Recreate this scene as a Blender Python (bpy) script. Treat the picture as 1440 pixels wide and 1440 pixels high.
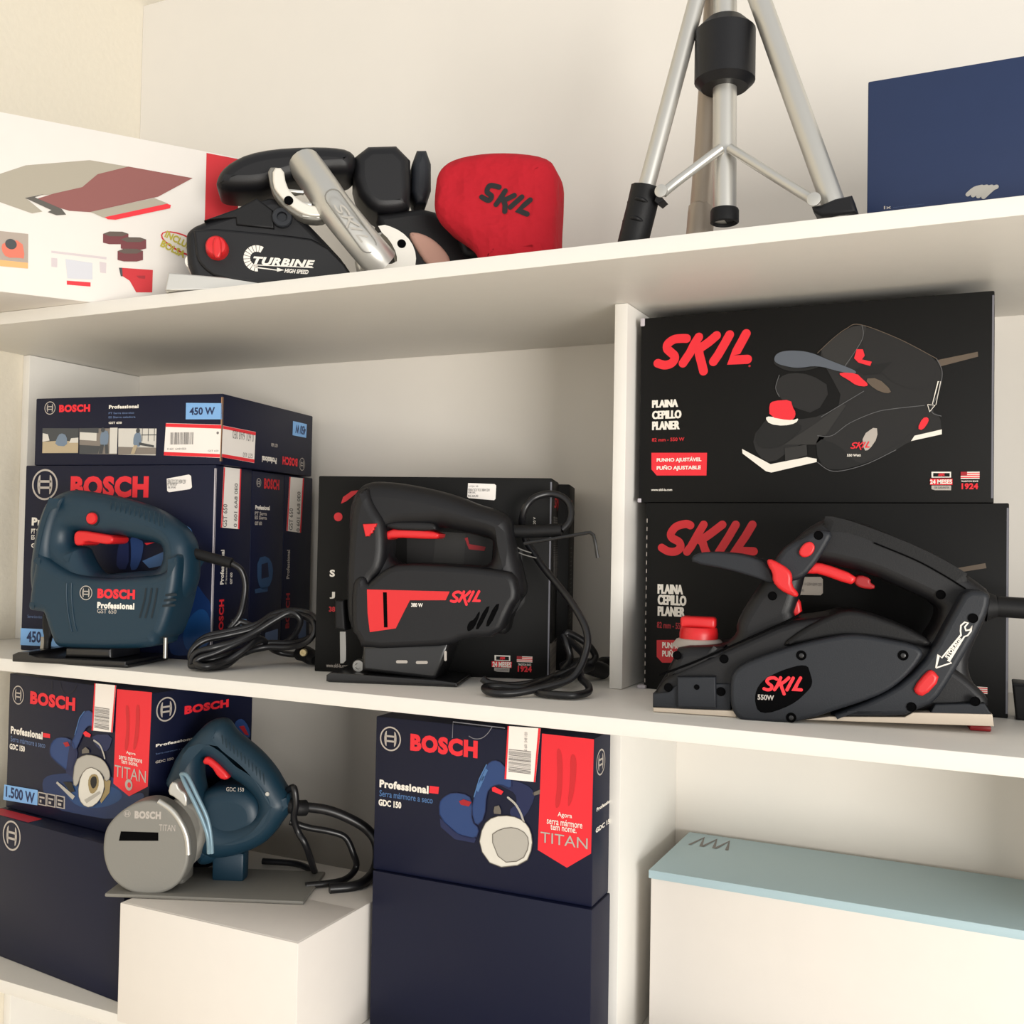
import bpy, bmesh, math, random
from mathutils import Matrix, Vector

for o in list(bpy.data.objects):
    bpy.data.objects.remove(o)
SC = bpy.context.scene
COL = SC.collection
rad = math.radians

def lin(c):
    return tuple(((v/255)/12.92 if v/255 <= .04045 else ((v/255+.055)/1.055)**2.4) for v in c)

# ------------------------------------------------------------------ camera
CAM_POS = Vector((.40793, -.79550, .14631))
YAW, PITCH, ROLL, FOCAL_PX = .44357, .025328, .017894, 1431.26
fwd = Vector((-math.sin(YAW)*math.cos(PITCH), math.cos(YAW)*math.cos(PITCH), math.sin(PITCH)))
rgt0 = Vector((math.cos(YAW), math.sin(YAW), 0))
up0 = rgt0.cross(fwd)
rgt = rgt0*math.cos(ROLL) + up0*math.sin(ROLL)
up = up0*math.cos(ROLL) - rgt0*math.sin(ROLL)
cd = bpy.data.cameras.new('camera')
cam = bpy.data.objects.new('camera', cd)
COL.objects.link(cam)
cam.matrix_world = Matrix(((rgt.x, up.x, -fwd.x, CAM_POS.x), (rgt.y, up.y, -fwd.y, CAM_POS.y),
                           (rgt.z, up.z, -fwd.z, CAM_POS.z), (0, 0, 0, 1)))
cd.sensor_width = 36
cd.sensor_fit = 'HORIZONTAL'
cd.lens = FOCAL_PX/1440*36
cd.clip_start = .02
SC.camera = cam

# ------------------------------------------------------------------ world, lights, exposure
W = bpy.data.worlds.new('shop_daylight')
SC.world = W
W.use_nodes = True
bg = W.node_tree.nodes['Background']
bg.inputs['Color'].default_value = (*lin((247, 247, 246)), 1)
bg.inputs['Strength'].default_value = .7

def area(name, loc, target, sx, sy, power, col):
    l = bpy.data.lights.new(name, 'AREA')
    l.shape = 'RECTANGLE'
    l.size, l.size_y, l.energy, l.color = sx, sy, power, lin(col)
    o = bpy.data.objects.new(name, l)
    COL.objects.link(o)
    o.location = loc
    d = Vector(target)-Vector(loc)
    o.rotation_euler = d.to_track_quat('-Z', 'Y').to_euler()
    return o
area('shop_window_daylight', (3.5, -3.0, -.4), (0, .2, 0), 1.8, 1.7, 165, (255, 251, 244))
area('front_fill_light', (.2, -3.6, -.1), (0, .2, 0), 2.2, 2.2, 7, (255, 248, 236))  # added frontal fill to lift the deep compartments, no known door there
VS = SC.view_settings
VS.view_transform = 'Standard'
VS.look = 'None'
VS.exposure = .13
VS.gamma = 1
VS.use_curve_mapping = False

# ------------------------------------------------------------------ measured outlines, millimetres in each thing's own frame
TRACE_MM = {
'bj_main': [(-3.4,85),(-3.1,111.7),(3.1,146.5),(10.1,168.7),(16.5,178.5),(27.2,185.4),(44.1,191.8),(65.6,189.6),(94.1,185.1),(125.8,179.2),(153.7,170.3),(174.5,158.3),(186.7,149.4),(195.5,135.9),(197.5,123.8),(199.5,114.8),(199.3,90.6),(187.3,69.1),(163.7,62.3),(76.9,59.3),(5.2,56.9)],
'bj_hole': [(46.2,127.7),(46.6,142.2),(52.8,145.4),(83.1,141.9),(95.5,140.8),(102.5,142.5),(127,138),(153,133.6),(163.4,129.2),(163.9,115.5),(159.8,107),(150.5,103),(119.5,100.7),(84.6,95.9),(72.8,105.7),(63.4,121),(60.5,128)],
'bj_housing': [(9.7,58.7),(10.9,77.2),(15.3,104.9),(17.3,123.4),(29.2,114.4),(43.6,105.6),(65,96.2),(101.5,93.4),(145.7,96.8),(177.4,100.6),(183.6,114.9),(191.6,123.9),(194.4,115.1),(192.7,88.5),(186.8,61.7),(176.9,33.3),(171.1,31.5),(167.3,21),(114.2,17.3),(55.4,16.2),(44.8,17.3),(37.3,32.2),(29.5,52.5),(26.8,54.7),(9.8,55.7)],
'bj_front': [(4.8,79.3),(4.9,112.1),(11,146.5),(18,168.5),(24.3,177.9),(36.7,183.4),(48.3,184.3),(41.7,167.2),(34.3,146.9),(30.7,123.5),(34.8,106.6),(53.1,93.1),(51.9,74.5),(12.6,73.4)],
'bj_trigger': [(56.1,136.4),(57.2,143.3),(63.2,146.1),(94.8,142),(106,140),(106.6,133.5),(100.4,130.8),(91.7,131.4),(70.6,133.9),(68.5,129.4),(58.1,128.4)],
'bj_button': [(83.3,159),(90.2,159)],
'bj_emblem': [(85.4,77.8),(93.3,78)],
'bj_bosch': [(99.6,72.4),(145.6,83)],
'bj_prof': [(99.7,61.5),(145.2,68.5)],
'bj_gst': [(99.8,56.3),(123.5,61)],
'bj_rib1': [(60.7,87.7),(60.6,75.9),(62.9,57.9),(66.4,42.9),(68.9,34.7)],
'bj_rib2': [(66.6,87.9),(66.7,76.1),(69,58.1),(72.1,43.1),(74.9,35.7)],
'bj_plate': [(0.1,0.1),(-0.1,7.7),(6.8,10.7),(20.9,11.3),(21,8.6),(31.7,5.8),(141.1,6.6),(141.3,0)],
'bj_bracket': [(57,5.8),(58.4,17.1),(115.2,18.3),(115.9,7.3)],
'bj_plunger': [(7.5,51.9),(13.9,50.5),(18.9,35.9),(20.2,25.1),(16.7,21.8),(16.4,4.7),(9.2,4.3),(10.3,23.1),(7.2,33.9)],
'bj_blade': [(5.4,24),(12.7,24.3),(12.8,4.3),(4.3,3.9)],
'bj_pin': [(179.8,32.8),(183.3,33),(183.5,10.9),(180.2,10.7)],
'bj_sleeve': [(192.2,42,123.4),(206.3,44,119.9),(221.8,46,116.3),(237.3,48,112.6)],
'bj_cord': [(237.3,48,112.6),(246.2,52,105.8),(249.9,55,92.1),(249.5,55,76),(247.2,50,56.4),(237.6,46,41.5)],
'bj_coil1': [(212.1,12,11.2),(213,14,21.5),(223.2,20,30.8),(240.2,35,35.4),(264.8,50,42.5),(275.6,65,52.5),(291.9,75,56.7),(309.4,78,55),(325,70,49.6),(328.2,66,39.4),(319.2,66,28.3),(295.4,72,21.3),(268.9,66,20.8),(253.7,50,15.3),(243.7,30,9.6),(232.1,16,5.4),(219.3,12,4.2)],
'bj_coil2': [(214.7,8,5.5),(220.1,8,18.3),(238.5,14,24.7),(254.8,30,30.1),(269.3,46,39.8),(283.9,58,51.2),(297.4,66,59.7),(305.9,68,57.7),(308.9,72,48.9),(297.2,80,32.6),(279.6,80,22),(261,72,20.9),(252.3,44,13.7),(246.1,26,4.9),(236.7,8,4),(223.5,5,4.8)],
'bj_coil3': [(239.6,46,48.3),(247,52,49.2),(259.2,56,44),(268.6,52,38.2),(263.3,40,32.7),(252.5,26,26.2),(238.6,14,18.4),(227.3,4,13.8),(224,2,8.7),(237.9,-0,6),(249.3,20,9.9),(263.4,36,22.5),(269,56,31.5),(268.7,90,15),(282.1,100,10.1),(295.4,100,10.5)],
'bj_plug': [(294.2,100,10.7),(304.4,96,12.1),(313.5,92,9.1),(322,84,6.5)],
'bj_prong': [(308.6,86,15)],
'sj_main': [(14.8,89.6),(10.6,156.7),(12.8,179.2),(19.6,193.1),(31.9,201),(55,200.4),(79.8,197.2),(104.4,192.3),(125.4,186.6),(146.2,178.4),(163.5,174.3),(173.8,169.4),(179,164.4),(181.8,151),(182.9,140.9),(186.5,127.6),(191.1,110.9),(195.6,92.6),(189,85.7),(130.9,82.4),(43.5,80.1)],
'sj_hole': [(53.7,140.3),(52.9,152.3),(101.7,154.4),(107.7,155.7),(129.5,151),(158.9,146.4),(161.6,137.2),(159.4,116.9),(130.2,116.3),(99,115.9),(57.7,117.7)],
'sj_housing': [(37.7,96.6),(41.9,101.7),(56.3,113.7),(71.6,119),(136.1,117.9),(169.5,114.6),(186.1,111.7),(191.5,89),(183.4,77.4),(172.4,49.4),(137.4,46.6),(124.2,39.6),(110.7,37.5),(34,31.6),(28.5,44.7),(22.3,51.1),(21.3,94.5),(27.2,104.7),(35.8,104.9)],
'sj_front': [(16,50.4),(13,107.5),(16.2,156.5),(18.4,175.1),(23.4,187),(33.7,197.2),(39.2,182.1),(43.8,173.7),(54.5,158.8),(54.6,113.5),(37.7,96.3),(33.5,51)],
'sj_guard': [(-0.7,50.2),(-1.4,79.3),(8.4,79.5),(10.9,48.9)],
'sj_trigger': [(51.3,152.4),(84,153.3),(107.7,150),(106.9,143.9),(98,143.3),(59.8,144.3),(52.9,141.3)],
'sj_trigtop': [(52.8,160.2),(98.6,160.6),(105.2,156.6),(104.5,150.6),(53.1,151.8)],
'sj_lock': [(32,157),(46.4,157.8),(45.3,154.4),(43.6,153.5),(44.3,151.5),(42.3,150.5),(42.7,148.5),(40.6,147.6),(38.9,145.1),(35.1,144.7)],
'sj_red': [(38.7,92.2),(122.6,92.3),(118.8,83.7),(82.8,82.7),(77.1,71.4),(69,54.6),(42.6,50.1),(39.9,68.6)],
'sj_redslot': [(55.2,89.8),(59.1,89.9),(60.7,55.3),(57,55.2)],
'sj_skil': [(123.4,79.6),(154,93.1)],
'sj_360': [(84.2,76.2),(95.9,80.1)],
'sj_slot0': [(141.1,53.9),(140.5,59.3),(143.7,64.3),(147.1,65.2),(152.7,74.8),(153.1,70.3),(148,57.9),(143.9,54.5)],
'sj_slot1': [(148.1,56.3),(158.4,77.8),(163.9,79.6),(153,56.4)],
'sj_slot2': [(158,59.4),(167.5,80.5),(173.7,82.3),(163.3,59.5)],
'sj_plate': [(0.3,0.6),(0.5,6.7),(4.3,9.5),(116.6,5.6),(132.4,4.1),(132,0.4)],
'sj_bracket': [(33.6,10.8),(33.9,36.5),(110.7,40.8),(122.4,42),(119.3,31.2),(110.5,7.9),(108,4.9)],
'sj_hole1': [(70.6,21.4),(79.4,21.7)],
'sj_hole2': [(90.7,21.4),(99.8,21.8)],
'sj_hole3': [(118.8,32.6),(119,25.2)],
'sj_roller': [(27.9,14.6),(34.6,14.8)],
'sj_blade': [(2.5,46.9),(8.7,47.1),(9.7,17.7),(6.8,14.5),(3.6,14.4)],
'sj_rearfin': [(180.9,140.9),(184.6,127.3),(189.2,110.4),(193.8,91.9),(185.4,81.5),(178.8,66),(175.7,49.8),(165.3,49.5),(163.4,62.1),(177,74.4),(184.5,84.8),(180.7,103.4),(178.6,123.8)],
'sj_sleeve': [(176.5,40,152.7),(191,40,152.6),(211.4,40,153.6),(227.9,40,154.5)],
'sj_cordloop': [(227.7,42,154.5),(234.2,46,162.1),(236.4,50,172.3),(233.1,54,182.6),(224.3,56,189.4),(212.2,56,191.3),(199,52,187.2),(191.1,48,178.5),(187.3,50,168.3),(186.1,56,158.1),(189.8,56,144.5),(196.3,54,134.4),(207.8,46,119.5),(223,34,103.4),(238,20,88),(249,10,74.3),(256.1,4,62.1),(259.1,-0,49.8),(257.2,-4,37.4),(253.1,-10,25.3),(244.5,-18,15),(227.1,-30,9.7),(201.2,-46,4.8),(183.5,-52,4),(171.9,-48,4.7),(167,-34,6.3),(179.1,-26,6.5),(197.9,-24,5.4),(214.5,-5,8.9),(226.7,30,11.2),(237,60,13.6)],
'sj_cord2': [(159.7,-8,10.4),(166.7,-10,6.9),(188.1,-12,5.7),(208.5,-8,8.3),(224.5,20,10.8),(243.2,30,18.4),(251.7,45,28.5),(243.5,60,36.7),(233.8,70,43.9),(232,70,49.8),(242,75,45.4),(253.8,80,36.7),(260.5,85,26),(257.5,80,19.6),(244.2,75,16.3),(229.2,70,12.9),(236.3,66,23.9),(232.6,66,39.1),(228.6,70,47.2)],
'sj_cord3': [(234.4,20,11.2),(250.7,-0,20.8),(254.6,-10,14.3),(261.8,-20,9.7),(262,-30,5),(250.5,-46,4),(232.1,-46,4),(219,-40,4),(214.6,-30,5.4),(224.4,-20,6.7),(236.5,0,9.1),(250.6,60,13.2),(266.6,100,14.9)],
'sj_bundle': [(229,72,10.9),(235.6,75,14.2),(248.9,80,15.8),(262.1,90,11.6),(268.5,100,8)],
'sj_plug': [(257.2,110,10.7),(266.5,130,11.3),(271.7,150,11.9)],
'sj_hexkey': [(191.8,30,140.5),(221.1,30,145.8),(252.6,30,151.9),(257.5,30,152.6),(260.9,30,149.9),(263,30,140.8),(265.3,30,127.7)],
'sj_wire1': [(178.4,40,143.4),(184.5,40,135.9),(198.2,40,131.2)],
'sj_wire2': [(182,40,132.5),(191.4,40,129),(203.4,40,126.2)],
'pl_body': [(-4.8,6.3),(-3.7,14.8),(6.9,32.2),(18.6,46),(56.2,58.5),(65.4,67.2),(65.2,76.6),(72,91),(88.9,117.4),(101.1,139.9),(110.1,147.1),(123.4,159),(132.3,164.4),(141.1,167.8),(163,165.3),(197.5,149.8),(229,135.9),(253.8,117.6),(263.6,109.5),(263.7,98),(259.1,84.6),(248.1,57.6),(248.1,44.3),(254.3,31.4),(262.5,26.4),(262.5,16.5),(155.7,7.3),(66.1,3.7)],
'pl_lower': [(-2.7,8.5),(-1.6,16.8),(8.9,30.9),(29.8,42.1),(66.5,60.3),(108.9,81.7),(134.1,85),(152.4,91.2),(169.6,88.2),(188.6,75.6),(209.5,68.1),(219.8,64.6),(234.2,49.6),(246.3,41.5),(260.4,27.6),(260.4,18.5),(155.3,9.4),(67.1,5.9)],
'pl_hole': [(121.6,120.6),(126.4,129.6),(137,129.8),(172,122),(197.8,110.3),(225.1,97.7),(225.2,85.4),(212.9,65.9),(189.6,74.9),(170.2,87.7),(152.8,90.5),(133.1,84),(120.9,81.2),(111.9,84.3),(116.2,97.3),(119.4,111.3)],
'pl_cover': [(62.5,28.6),(64.6,38.9),(76.7,48),(113.8,62.9),(145.9,71.8),(160.6,73.7),(175.2,72.4),(214.1,65.9),(206.2,50),(192,34.4),(175.6,23.8),(141.2,9.9),(133.8,6.6),(120.9,2.6),(112.3,-0.2),(75.1,-2.8),(66.6,2.7),(62.9,12.7)],
'pl_shade': [(102.7,61.6),(120.1,76),(137.3,85.7),(152.2,92.3),(167.1,91.3),(196.4,81.5),(219.4,69.8),(214.9,64.8),(175.6,70.6),(146,69.9),(111.5,60.2)],
'pl_arm': [(242.5,112.2),(258.3,111),(260.3,103.8),(256,88.7),(232.6,42.5),(220.7,22.4),(209,16.3),(204.6,13.8),(197.5,9.7),(141.2,6.3),(146.9,9.3),(176.8,23.6),(198.7,38.4),(217.4,61.1),(234.2,96.4)],
'pl_armtop': [(130.4,130),(136.8,140.8),(144.2,155.6),(130.1,157.7),(119.3,150.2),(110.5,146),(101.8,138.9),(90.9,118),(99.8,113.7),(113.1,114.1),(121.8,118.9)],
'pl_solef': [(-1.6,3.6),(-1.6,-1.3),(67.8,-0.3),(67.7,5.4)],
'pl_soler': [(120.9,1.9),(141.2,6),(198.6,9.4),(204.7,13.5),(262.2,15.8),(263.4,6.6),(196.6,4.3),(133.8,2.3)],
'pl_rearslab': [(217.1,12.9),(221.1,20.8),(257,23.7),(262.1,14.9)],
'pl_guide': [(18.4,31),(50.6,32.9),(51.4,7.1),(18.8,5.5)],
'pl_rib': [(-2.4,3.5),(-2.6,15.2),(9.9,17.2),(19.1,24.7),(62.8,27.3),(63.1,4.3)],
'pl_shaft': [(6.9,32.2),(15,48.2),(17.3,55.5),(53.9,57.7),(58.5,58.6),(42.4,37.7),(14.2,24.2)],
'pl_knobring': [(11,58.1),(50.9,60),(54.5,55.8),(8.7,53.6)],
'pl_knob': [(14.5,58.3),(48.3,59.9)],
'pl_knobtop': [(14.3,68.1),(15.7,76.7),(19.3,78.6),(42.3,79.5),(45.2,77.2),(45.3,69.4),(48.2,67.1),(48.3,59.9),(14.5,58.3),(14.4,64.4)],
'pl_palm': [(28.2,132.6),(35.2,136.5),(49.1,137.3),(72.1,135.4),(91.5,128.9),(98.4,113.3),(92.8,112),(83.7,115.7),(58.5,122.7),(29.4,127.2)],
'pl_lever': [(91.3,132),(95.7,132.1),(108.9,124.5),(111.5,119),(111.2,111.1),(116.7,104.5),(115.6,101.8),(111.3,102.5),(101.4,107.4),(95.9,114),(95.8,120.8),(91.7,127.5)],
'pl_leverpost': [(110.2,99.4),(117.3,99.6),(119.7,84.6),(110.3,83.1)],
'pl_button': [(119.1,133.7),(115.6,138.1),(119.4,145),(124.8,147.8),(128.5,145.2),(129,140.7),(125.6,135.4)],
'pl_trigger': [(121.3,121),(127.3,130.3),(136.9,129.2),(161.6,120.3),(160.4,114.4),(156.5,112.5),(132.7,120.9),(126.1,120.7)],
'pl_trigtip': [(160,117.9),(165.2,120.7),(173.1,117.8),(172.5,114.4),(176.5,112.3),(175.3,109.1),(165.3,109.9),(160.5,112.9)],
'pl_storage': [(204.3,33.6),(214.3,47.2),(218.7,48.5),(224.4,41.3),(212.8,27),(206.3,28.3)],
'pl_plate': [(82,18.1),(87.1,32),(103.2,41.9),(123.7,48.8),(126.6,40.2),(128.4,33.7),(125.9,27.5),(112.2,13.8),(87,3.8)],
'pl_skil': [(89.3,22.5),(121.1,36.7)],
'pl_550': [(85.2,17.1),(98.3,21.5)],
'pl_arrow': [(221,49.8),(222.9,60.2),(225,57.7),(239,76.5),(238.6,79.5),(238.9,83.8),(241.7,86.5),(244.1,86.1),(241.7,82.8),(242.5,80.1),(245.3,80.6),(246.5,83.7),(246.1,79.8),(243.8,76.3),(241.4,75.3),(230,55.4),(232.4,54.5)],
'pl_storagetext': [(228.6,58.1),(238.8,73.9)],
'pl_grip': [(130.1,157.8),(132.3,164.3),(141,167.6),(162.8,165.6),(197,150.3),(228.4,136.4),(253.4,117.8),(245.9,110.5),(228.5,121.9),(207.6,133.2),(175.8,146.5),(145.5,157.1)],
'pl_seam': [(130.1,157.7),(145.3,157.5),(175.2,147.2),(206.6,134.1),(227.1,122.9),(244.4,111.9)],
'pl_slit': [(2.3,31),(30.3,42.6),(66.8,60.7),(109,82),(119.9,89.3)],
'pl_sleeve': [(262.2,45,97.1),(270.4,45,97.4),(282.7,45,96.9),(296.8,45,96.5)],
'pl_cord': [(296.8,45,96.5),(306.9,45,96),(322.8,45,88.3),(335.8,50,59.9),(334.2,60,23.2),(314.5,41.6,5),(329.4,-11.9,5),(362.9,48.7,5)],
'pl_foot': [(247.7,-0.7),(264.1,0.4),(262,-2.4),(249.7,-3.3)],
'g_reg': [(108.8,130.2),(110.9,130)],
'g_t1': [(12.7,93.8),(39.4,101.4)],
'g_t2': [(12.9,82.5),(42.9,90.7)],
'g_t3': [(13.1,71.7),(41.4,80.2)],
'g_t4': [(13.2,60.2),(46.1,63.7)],
'g_tag': [(12.8,49.2),(68.8,48.1),(68.5,26.1),(18.6,26.6),(13.1,32.7)],
'g_tag1': [(18.4,39),(63.4,44.5)],
'g_tag2': [(18.5,31),(62.9,36.7)],
'g_www': [(13.1,11.3),(34.5,13.7)],
'g_badge1': [(270,27.4),(285.9,27.2),(285.9,22.1),(270.1,22.2)],
'g_badge1i': [(271.5,26.2),(284.8,26),(284.8,22.9),(271.5,23)],
'g_24': [(268.9,21.2),(287.1,21),(287.1,15.7),(269,15.8)],
'g_24t': [(268.9,16.4),(286.8,20.4)],
'g_gar': [(270.1,15.2),(286,15.1),(286,11),(273,11.1),(270.1,12)],
'g_flag': [(293.6,27),(308.5,26.8),(308.6,20.8),(293.6,20.9)],
'g_trad': [(293.9,18.1),(307.5,19.4)],
'g_1924': [(294.3,11.6),(307.5,17.1)],
'h_t1': [(12.9,94),(38.8,103.4)],
'h_t2': [(13.1,83.1),(42.2,93)],
'h_t3': [(13.3,72.3),(41,81.7)],
'h_t4': [(12.9,60.3),(45.9,66.4)],
'h_tag': [(12.8,48.4),(68.3,51.7),(68.6,30),(18.7,26.6),(13,32.1)],
'h_tag1': [(18.5,39.3),(63.5,48.2)],
'h_tag2': [(18.6,30.9),(63.1,40)],
'h_sticker': [(139.5,114.5),(168.2,115.4),(170.1,113.4),(170.3,100.7),(168.3,98.6),(139.7,98)],
'h_st1': [(145.9,107),(169.4,109.8)],
'h_st2': [(145.9,101.1),(153.4,103.7)],
'h_flag': [(284.1,25.4),(307.6,27.2),(307.6,19.6),(284.1,17.7)],
'h_cordpic': [(276.8,125.5),(305.3,131.8),(306.2,127.5),(281.3,122.5)],
'e_dot': [(20,165.3),(25.2,165.4)],
'e_logopic': [(25.4,179.4),(27.5,186.6),(36.6,193),(47.6,194.6),(40.4,189.5),(31.3,182.2)],
'e_S': [(14.6,101.2),(20.4,108.8)],
'e_J': [(15.1,77.9),(20.9,85.2)],
'e_red': [(14.7,63.9),(21.6,69.5)],
'e_i': [(14.5,90.4),(20.2,97.7)],
'e_www': [(13.1,4.9),(36.7,8.9)],
'e_sticker': [(162.9,203),(191,202.2),(192.8,200.8),(192.3,186.7),(190.9,185.3),(164.1,187.1),(162.3,188.3)],
'e_st1': [(163.1,194.5),(186.2,197.2)],
'e_st2': [(163.1,192.2),(171.1,194.1)],
'e_st3': [(163.2,188.1),(173.9,190.7)],
'e_st0': [(163.9,198.4),(173.7,200.6)],
'e_badge1': [(194.3,23.7),(210.9,23.7),(211,18),(194.4,18.1)],
'e_badge1i': [(196.1,22.6),(209.5,22.5),(209.6,18.8),(196.1,18.9)],
'e_24': [(191.5,17.3),(212.8,17.2),(212.5,11.1),(191.7,11.4)],
'e_24t': [(192.4,11.4),(212.1,17)],
'e_gar': [(194.2,10.8),(210.4,10.7),(210.1,6.5),(197.1,6.7),(194.2,7.7)],
'e_flag': [(217.8,23.4),(234.1,23.3),(233.9,17.4),(217.9,17.5)],
'e_trad': [(219.2,13.7),(232.8,16)],
'e_1924': [(218.9,7.1),(233.6,13.5)],
'e_pic_panel': [(98.1,145.7),(164.8,150.4),(190.8,143.8),(189,116.5),(98.8,115.5)],
'e_pic_l': [(129.7,151.6),(161.2,150.3),(160.1,116.8),(126.8,117)],
'e_pic_red': [(160.4,145),(163.5,146),(165.4,138.9),(182.9,136.3),(181.6,132),(165.1,133.5)],
'e_small': [(232.4,158.9),(235,168.2)],
'e_side_logo': [(27.3,177.1),(97.5,190.7)],
'e_side_lbl': [(1.8,36.9),(95.3,31.7),(95.2,-1.8),(11.5,2.7)],
'd_emb': [(21,69.5),(29,69.3)],
'd_bosch': [(34.5,64),(79,73.1)],
'd_prof': [(105.6,66.9),(146.8,71.3)],
'd_l1': [(105.4,60.5),(141,62.8)],
'd_l2': [(105.5,55.6),(142.9,58)],
'd_l3': [(105.8,48.8),(124.3,51.5)],
'd_blue': [(211.2,71.8),(258.8,70.4),(259.4,51.9),(211.3,52.7)],
'd_450': [(216.3,57.4),(249.9,66.3)],
'd_st': [(185.1,48.7),(258.7,45.8),(257.8,7.8),(183.3,11.1)],
'd_bar': [(191.4,23.6),(222.8,37.6)],
'd_stt': [(187.8,17.4),(213.2,19.7)],
'd_stt2': [(242.2,14.8),(256,16.9)],
'd_ce': [(254.4,36.4),(256.9,36.4)],
'd_std1': [(185.1,48.4),(258.7,45.4),(258.9,41.1),(184.8,44.3)],
'd_std2': [(183.6,15.2),(258,12.1),(257.9,8.2),(183.5,11.1)],
'ds_st': [(0.6,45),(71.8,45),(70.2,7.2),(-0.2,8.7)],
'ds_d1': [(0.6,44.7),(71.8,44.7),(71.7,40.7),(0.8,41.3)],
'ds_d2': [(-0,12.4),(70.3,11.5),(70.1,7.5),(-0.2,8.7)],
'ds_blue': [(162.7,68.8),(199.9,68.8),(199.1,50.5),(162.4,50.3)],
'ds_bosch': [(138.3,10.4),(177.1,21.1)],
'ds_prof': [(88.5,9.8),(123.5,17.6)],
'ds_l1': [(109.5,30.9),(125.3,35.3)],
'ds_emb': [(189.5,14.6),(194.3,15)],
'ds_t1': [(21.2,32.3),(67.2,42.2)],
'ds_t2': [(44.4,12.6),(66.3,18)],
'ds_450': [(169.3,53.7),(196.8,65.4)],
'a_emb': [(28.9,200.4),(47.7,200.5)],
'a_bosch': [(66.2,185.3),(175.4,210.8)],
'a_prof': [(11.3,150.6),(96.2,160.6)],
'a_l1': [(11,140.9),(51.2,147)],
'a_l2': [(11.3,133.8),(51.5,139.4)],
'a_l3': [(11.6,123.9),(42,129.4)],
'a_small': [(9.3,39.3),(30.5,42.9)],
'a_blue': [(-0.2,26.3),(83.1,26.6),(82.8,6.7),(-0.2,6)],
'a_450': [(9.1,9.8),(49,23.5)],
'a_st': [(199.8,207.6),(229.1,212.4),(232.2,210.8),(233.8,197.7),(231.4,195.6),(203.3,191.9),(200.8,193.4)],
'a_st1': [(200.9,201.9),(225.7,206.6)],
'a_st2': [(201,199.7),(213.7,202.9)],
'a_st3': [(201.7,196.1),(212.3,198.7)],
'a_glow': [(262.9,10.7),(264.2,64.9),(253.6,74.9),(241.2,90),(224,60.9),(212.6,37),(207.2,15.8),(213.7,1.8)],
'a_glow2': [(262.7,15.9),(263.2,49.4),(251,61.8),(233.4,48.2),(225.1,24.5),(234.7,6.8)],
'a_pic1': [(134.2,101),(134.5,120.5),(138.8,136.8),(144.4,141.8),(150.3,137),(151.4,101.5)],
'a_pic2': [(152,141.1),(163.6,137.3),(171.2,134.2),(169.8,118),(164.6,105),(160.9,100.9),(153.3,100.7),(154.6,120.9)],
'a_pic3': [(170,111.6),(199.7,123.5),(203.7,112.4),(200.2,107.5),(179.7,103.5)],
'a_pic4': [(172.2,132.6),(186.3,133.6),(175.1,130.2)],
'a_pic5': [(224.2,154.8),(233.4,151),(236.6,144.5),(229,144.4)],
'as_st': [(15.3,222.2),(52.4,222.4),(51.1,150.8),(12.5,152.2)],
'as_stl': [(15.3,221.7),(17.9,221.9),(15,152.2),(12.5,152.2)],
'as_str': [(49.7,222.2),(52.4,222.4),(51.1,150.8),(48.4,151)],
'as_t1': [(15.8,152.7),(24.6,179.4)],
'as_t2': [(38.9,153.1),(46,204.7)],
'as_prof': [(13.7,86.4),(21.3,126.4)],
'as_l1': [(24.4,86.7),(27.8,107)],
'as_l3': [(34.4,86.3),(39.1,99.5)],
'as_bosch': [(13,26.5),(23,69.2)],
'as_blue': [(55,44.9),(72.6,42.4),(72.3,28.7),(54.8,30.2)],
'bs_emb': [(93,208.4),(99.3,208.7)],
'bs_bosch': [(105.5,201.6),(142.5,214.9)],
'bs_prof': [(86.3,175.3),(120.4,180.8)],
'bs_l1': [(85.7,168.4),(113.8,172.8)],
'bs_l2': [(85.9,163.4),(114,167.7)],
'bs_l3': [(86.2,156.3),(102.5,160.7)],
'bs_pic': [(93.8,115.8),(118.3,118.5),(133.1,104.7),(130,83.9),(110.4,74.4),(95.2,85.2)],
'bs_pic2': [(103.9,107.9),(118.7,110.2),(122,92),(104.8,90)],
'bs_plate': [(89.8,77.8),(120.1,80.4),(120.4,73.9),(91,72.7)],
'bs_blue': [(116.8,22.5),(148.2,25.1),(147.9,9.3),(117.4,9.6)],
'cs_st': [(168.3,220.2),(207.3,220.7),(202.2,147.8),(163.5,150.1)],
'cs_stl': [(168.3,220.2),(171,220.4),(166.7,150.2),(163.5,150.1)],
'cs_str': [(203.9,220.8),(207.3,220.7),(202.2,147.8),(198.8,148.1)],
'cs_t1': [(169.9,151),(179.5,179.6)],
'cs_t2': [(189.8,149.4),(198.5,202.3)],
'cs_prof': [(166.4,87.9),(174.4,125.4)],
'cs_bosch': [(166.8,23.7),(177,69.2)],
'cs_blue': [(195.9,43.2),(222,45.7),(222.9,2.5),(203.5,2.9)],
'l_emb': [(19,137.7),(30.4,138.8)],
'l_prof': [(6.2,89.9),(69.4,99.1)],
'l_red': [(70.4,97.9),(83.6,98.3),(83.8,93.3),(70.6,92.9)],
'l_l1': [(6.7,80.5),(75,87.3)],
'l_l2': [(4.8,71.1),(35.5,78)],
'l_bosch_q': [(43.5,145.1),(129.2,148),(129.1,132.3),(43.8,129.6)],
'l_barst': [(164.5,165),(202.2,166.2),(198.3,113.4),(162,111.5)],
'l_barl': [(164.5,165),(166.6,165.1),(164.7,111.7),(162,111.5)],
'l_barr': [(200.5,166.2),(202.2,166.2),(198.3,113.4),(195.8,113.2)],
'l_bars': [(168.2,138.3),(192,139.7),(191.6,116.6),(166.3,115.3)],
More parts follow.
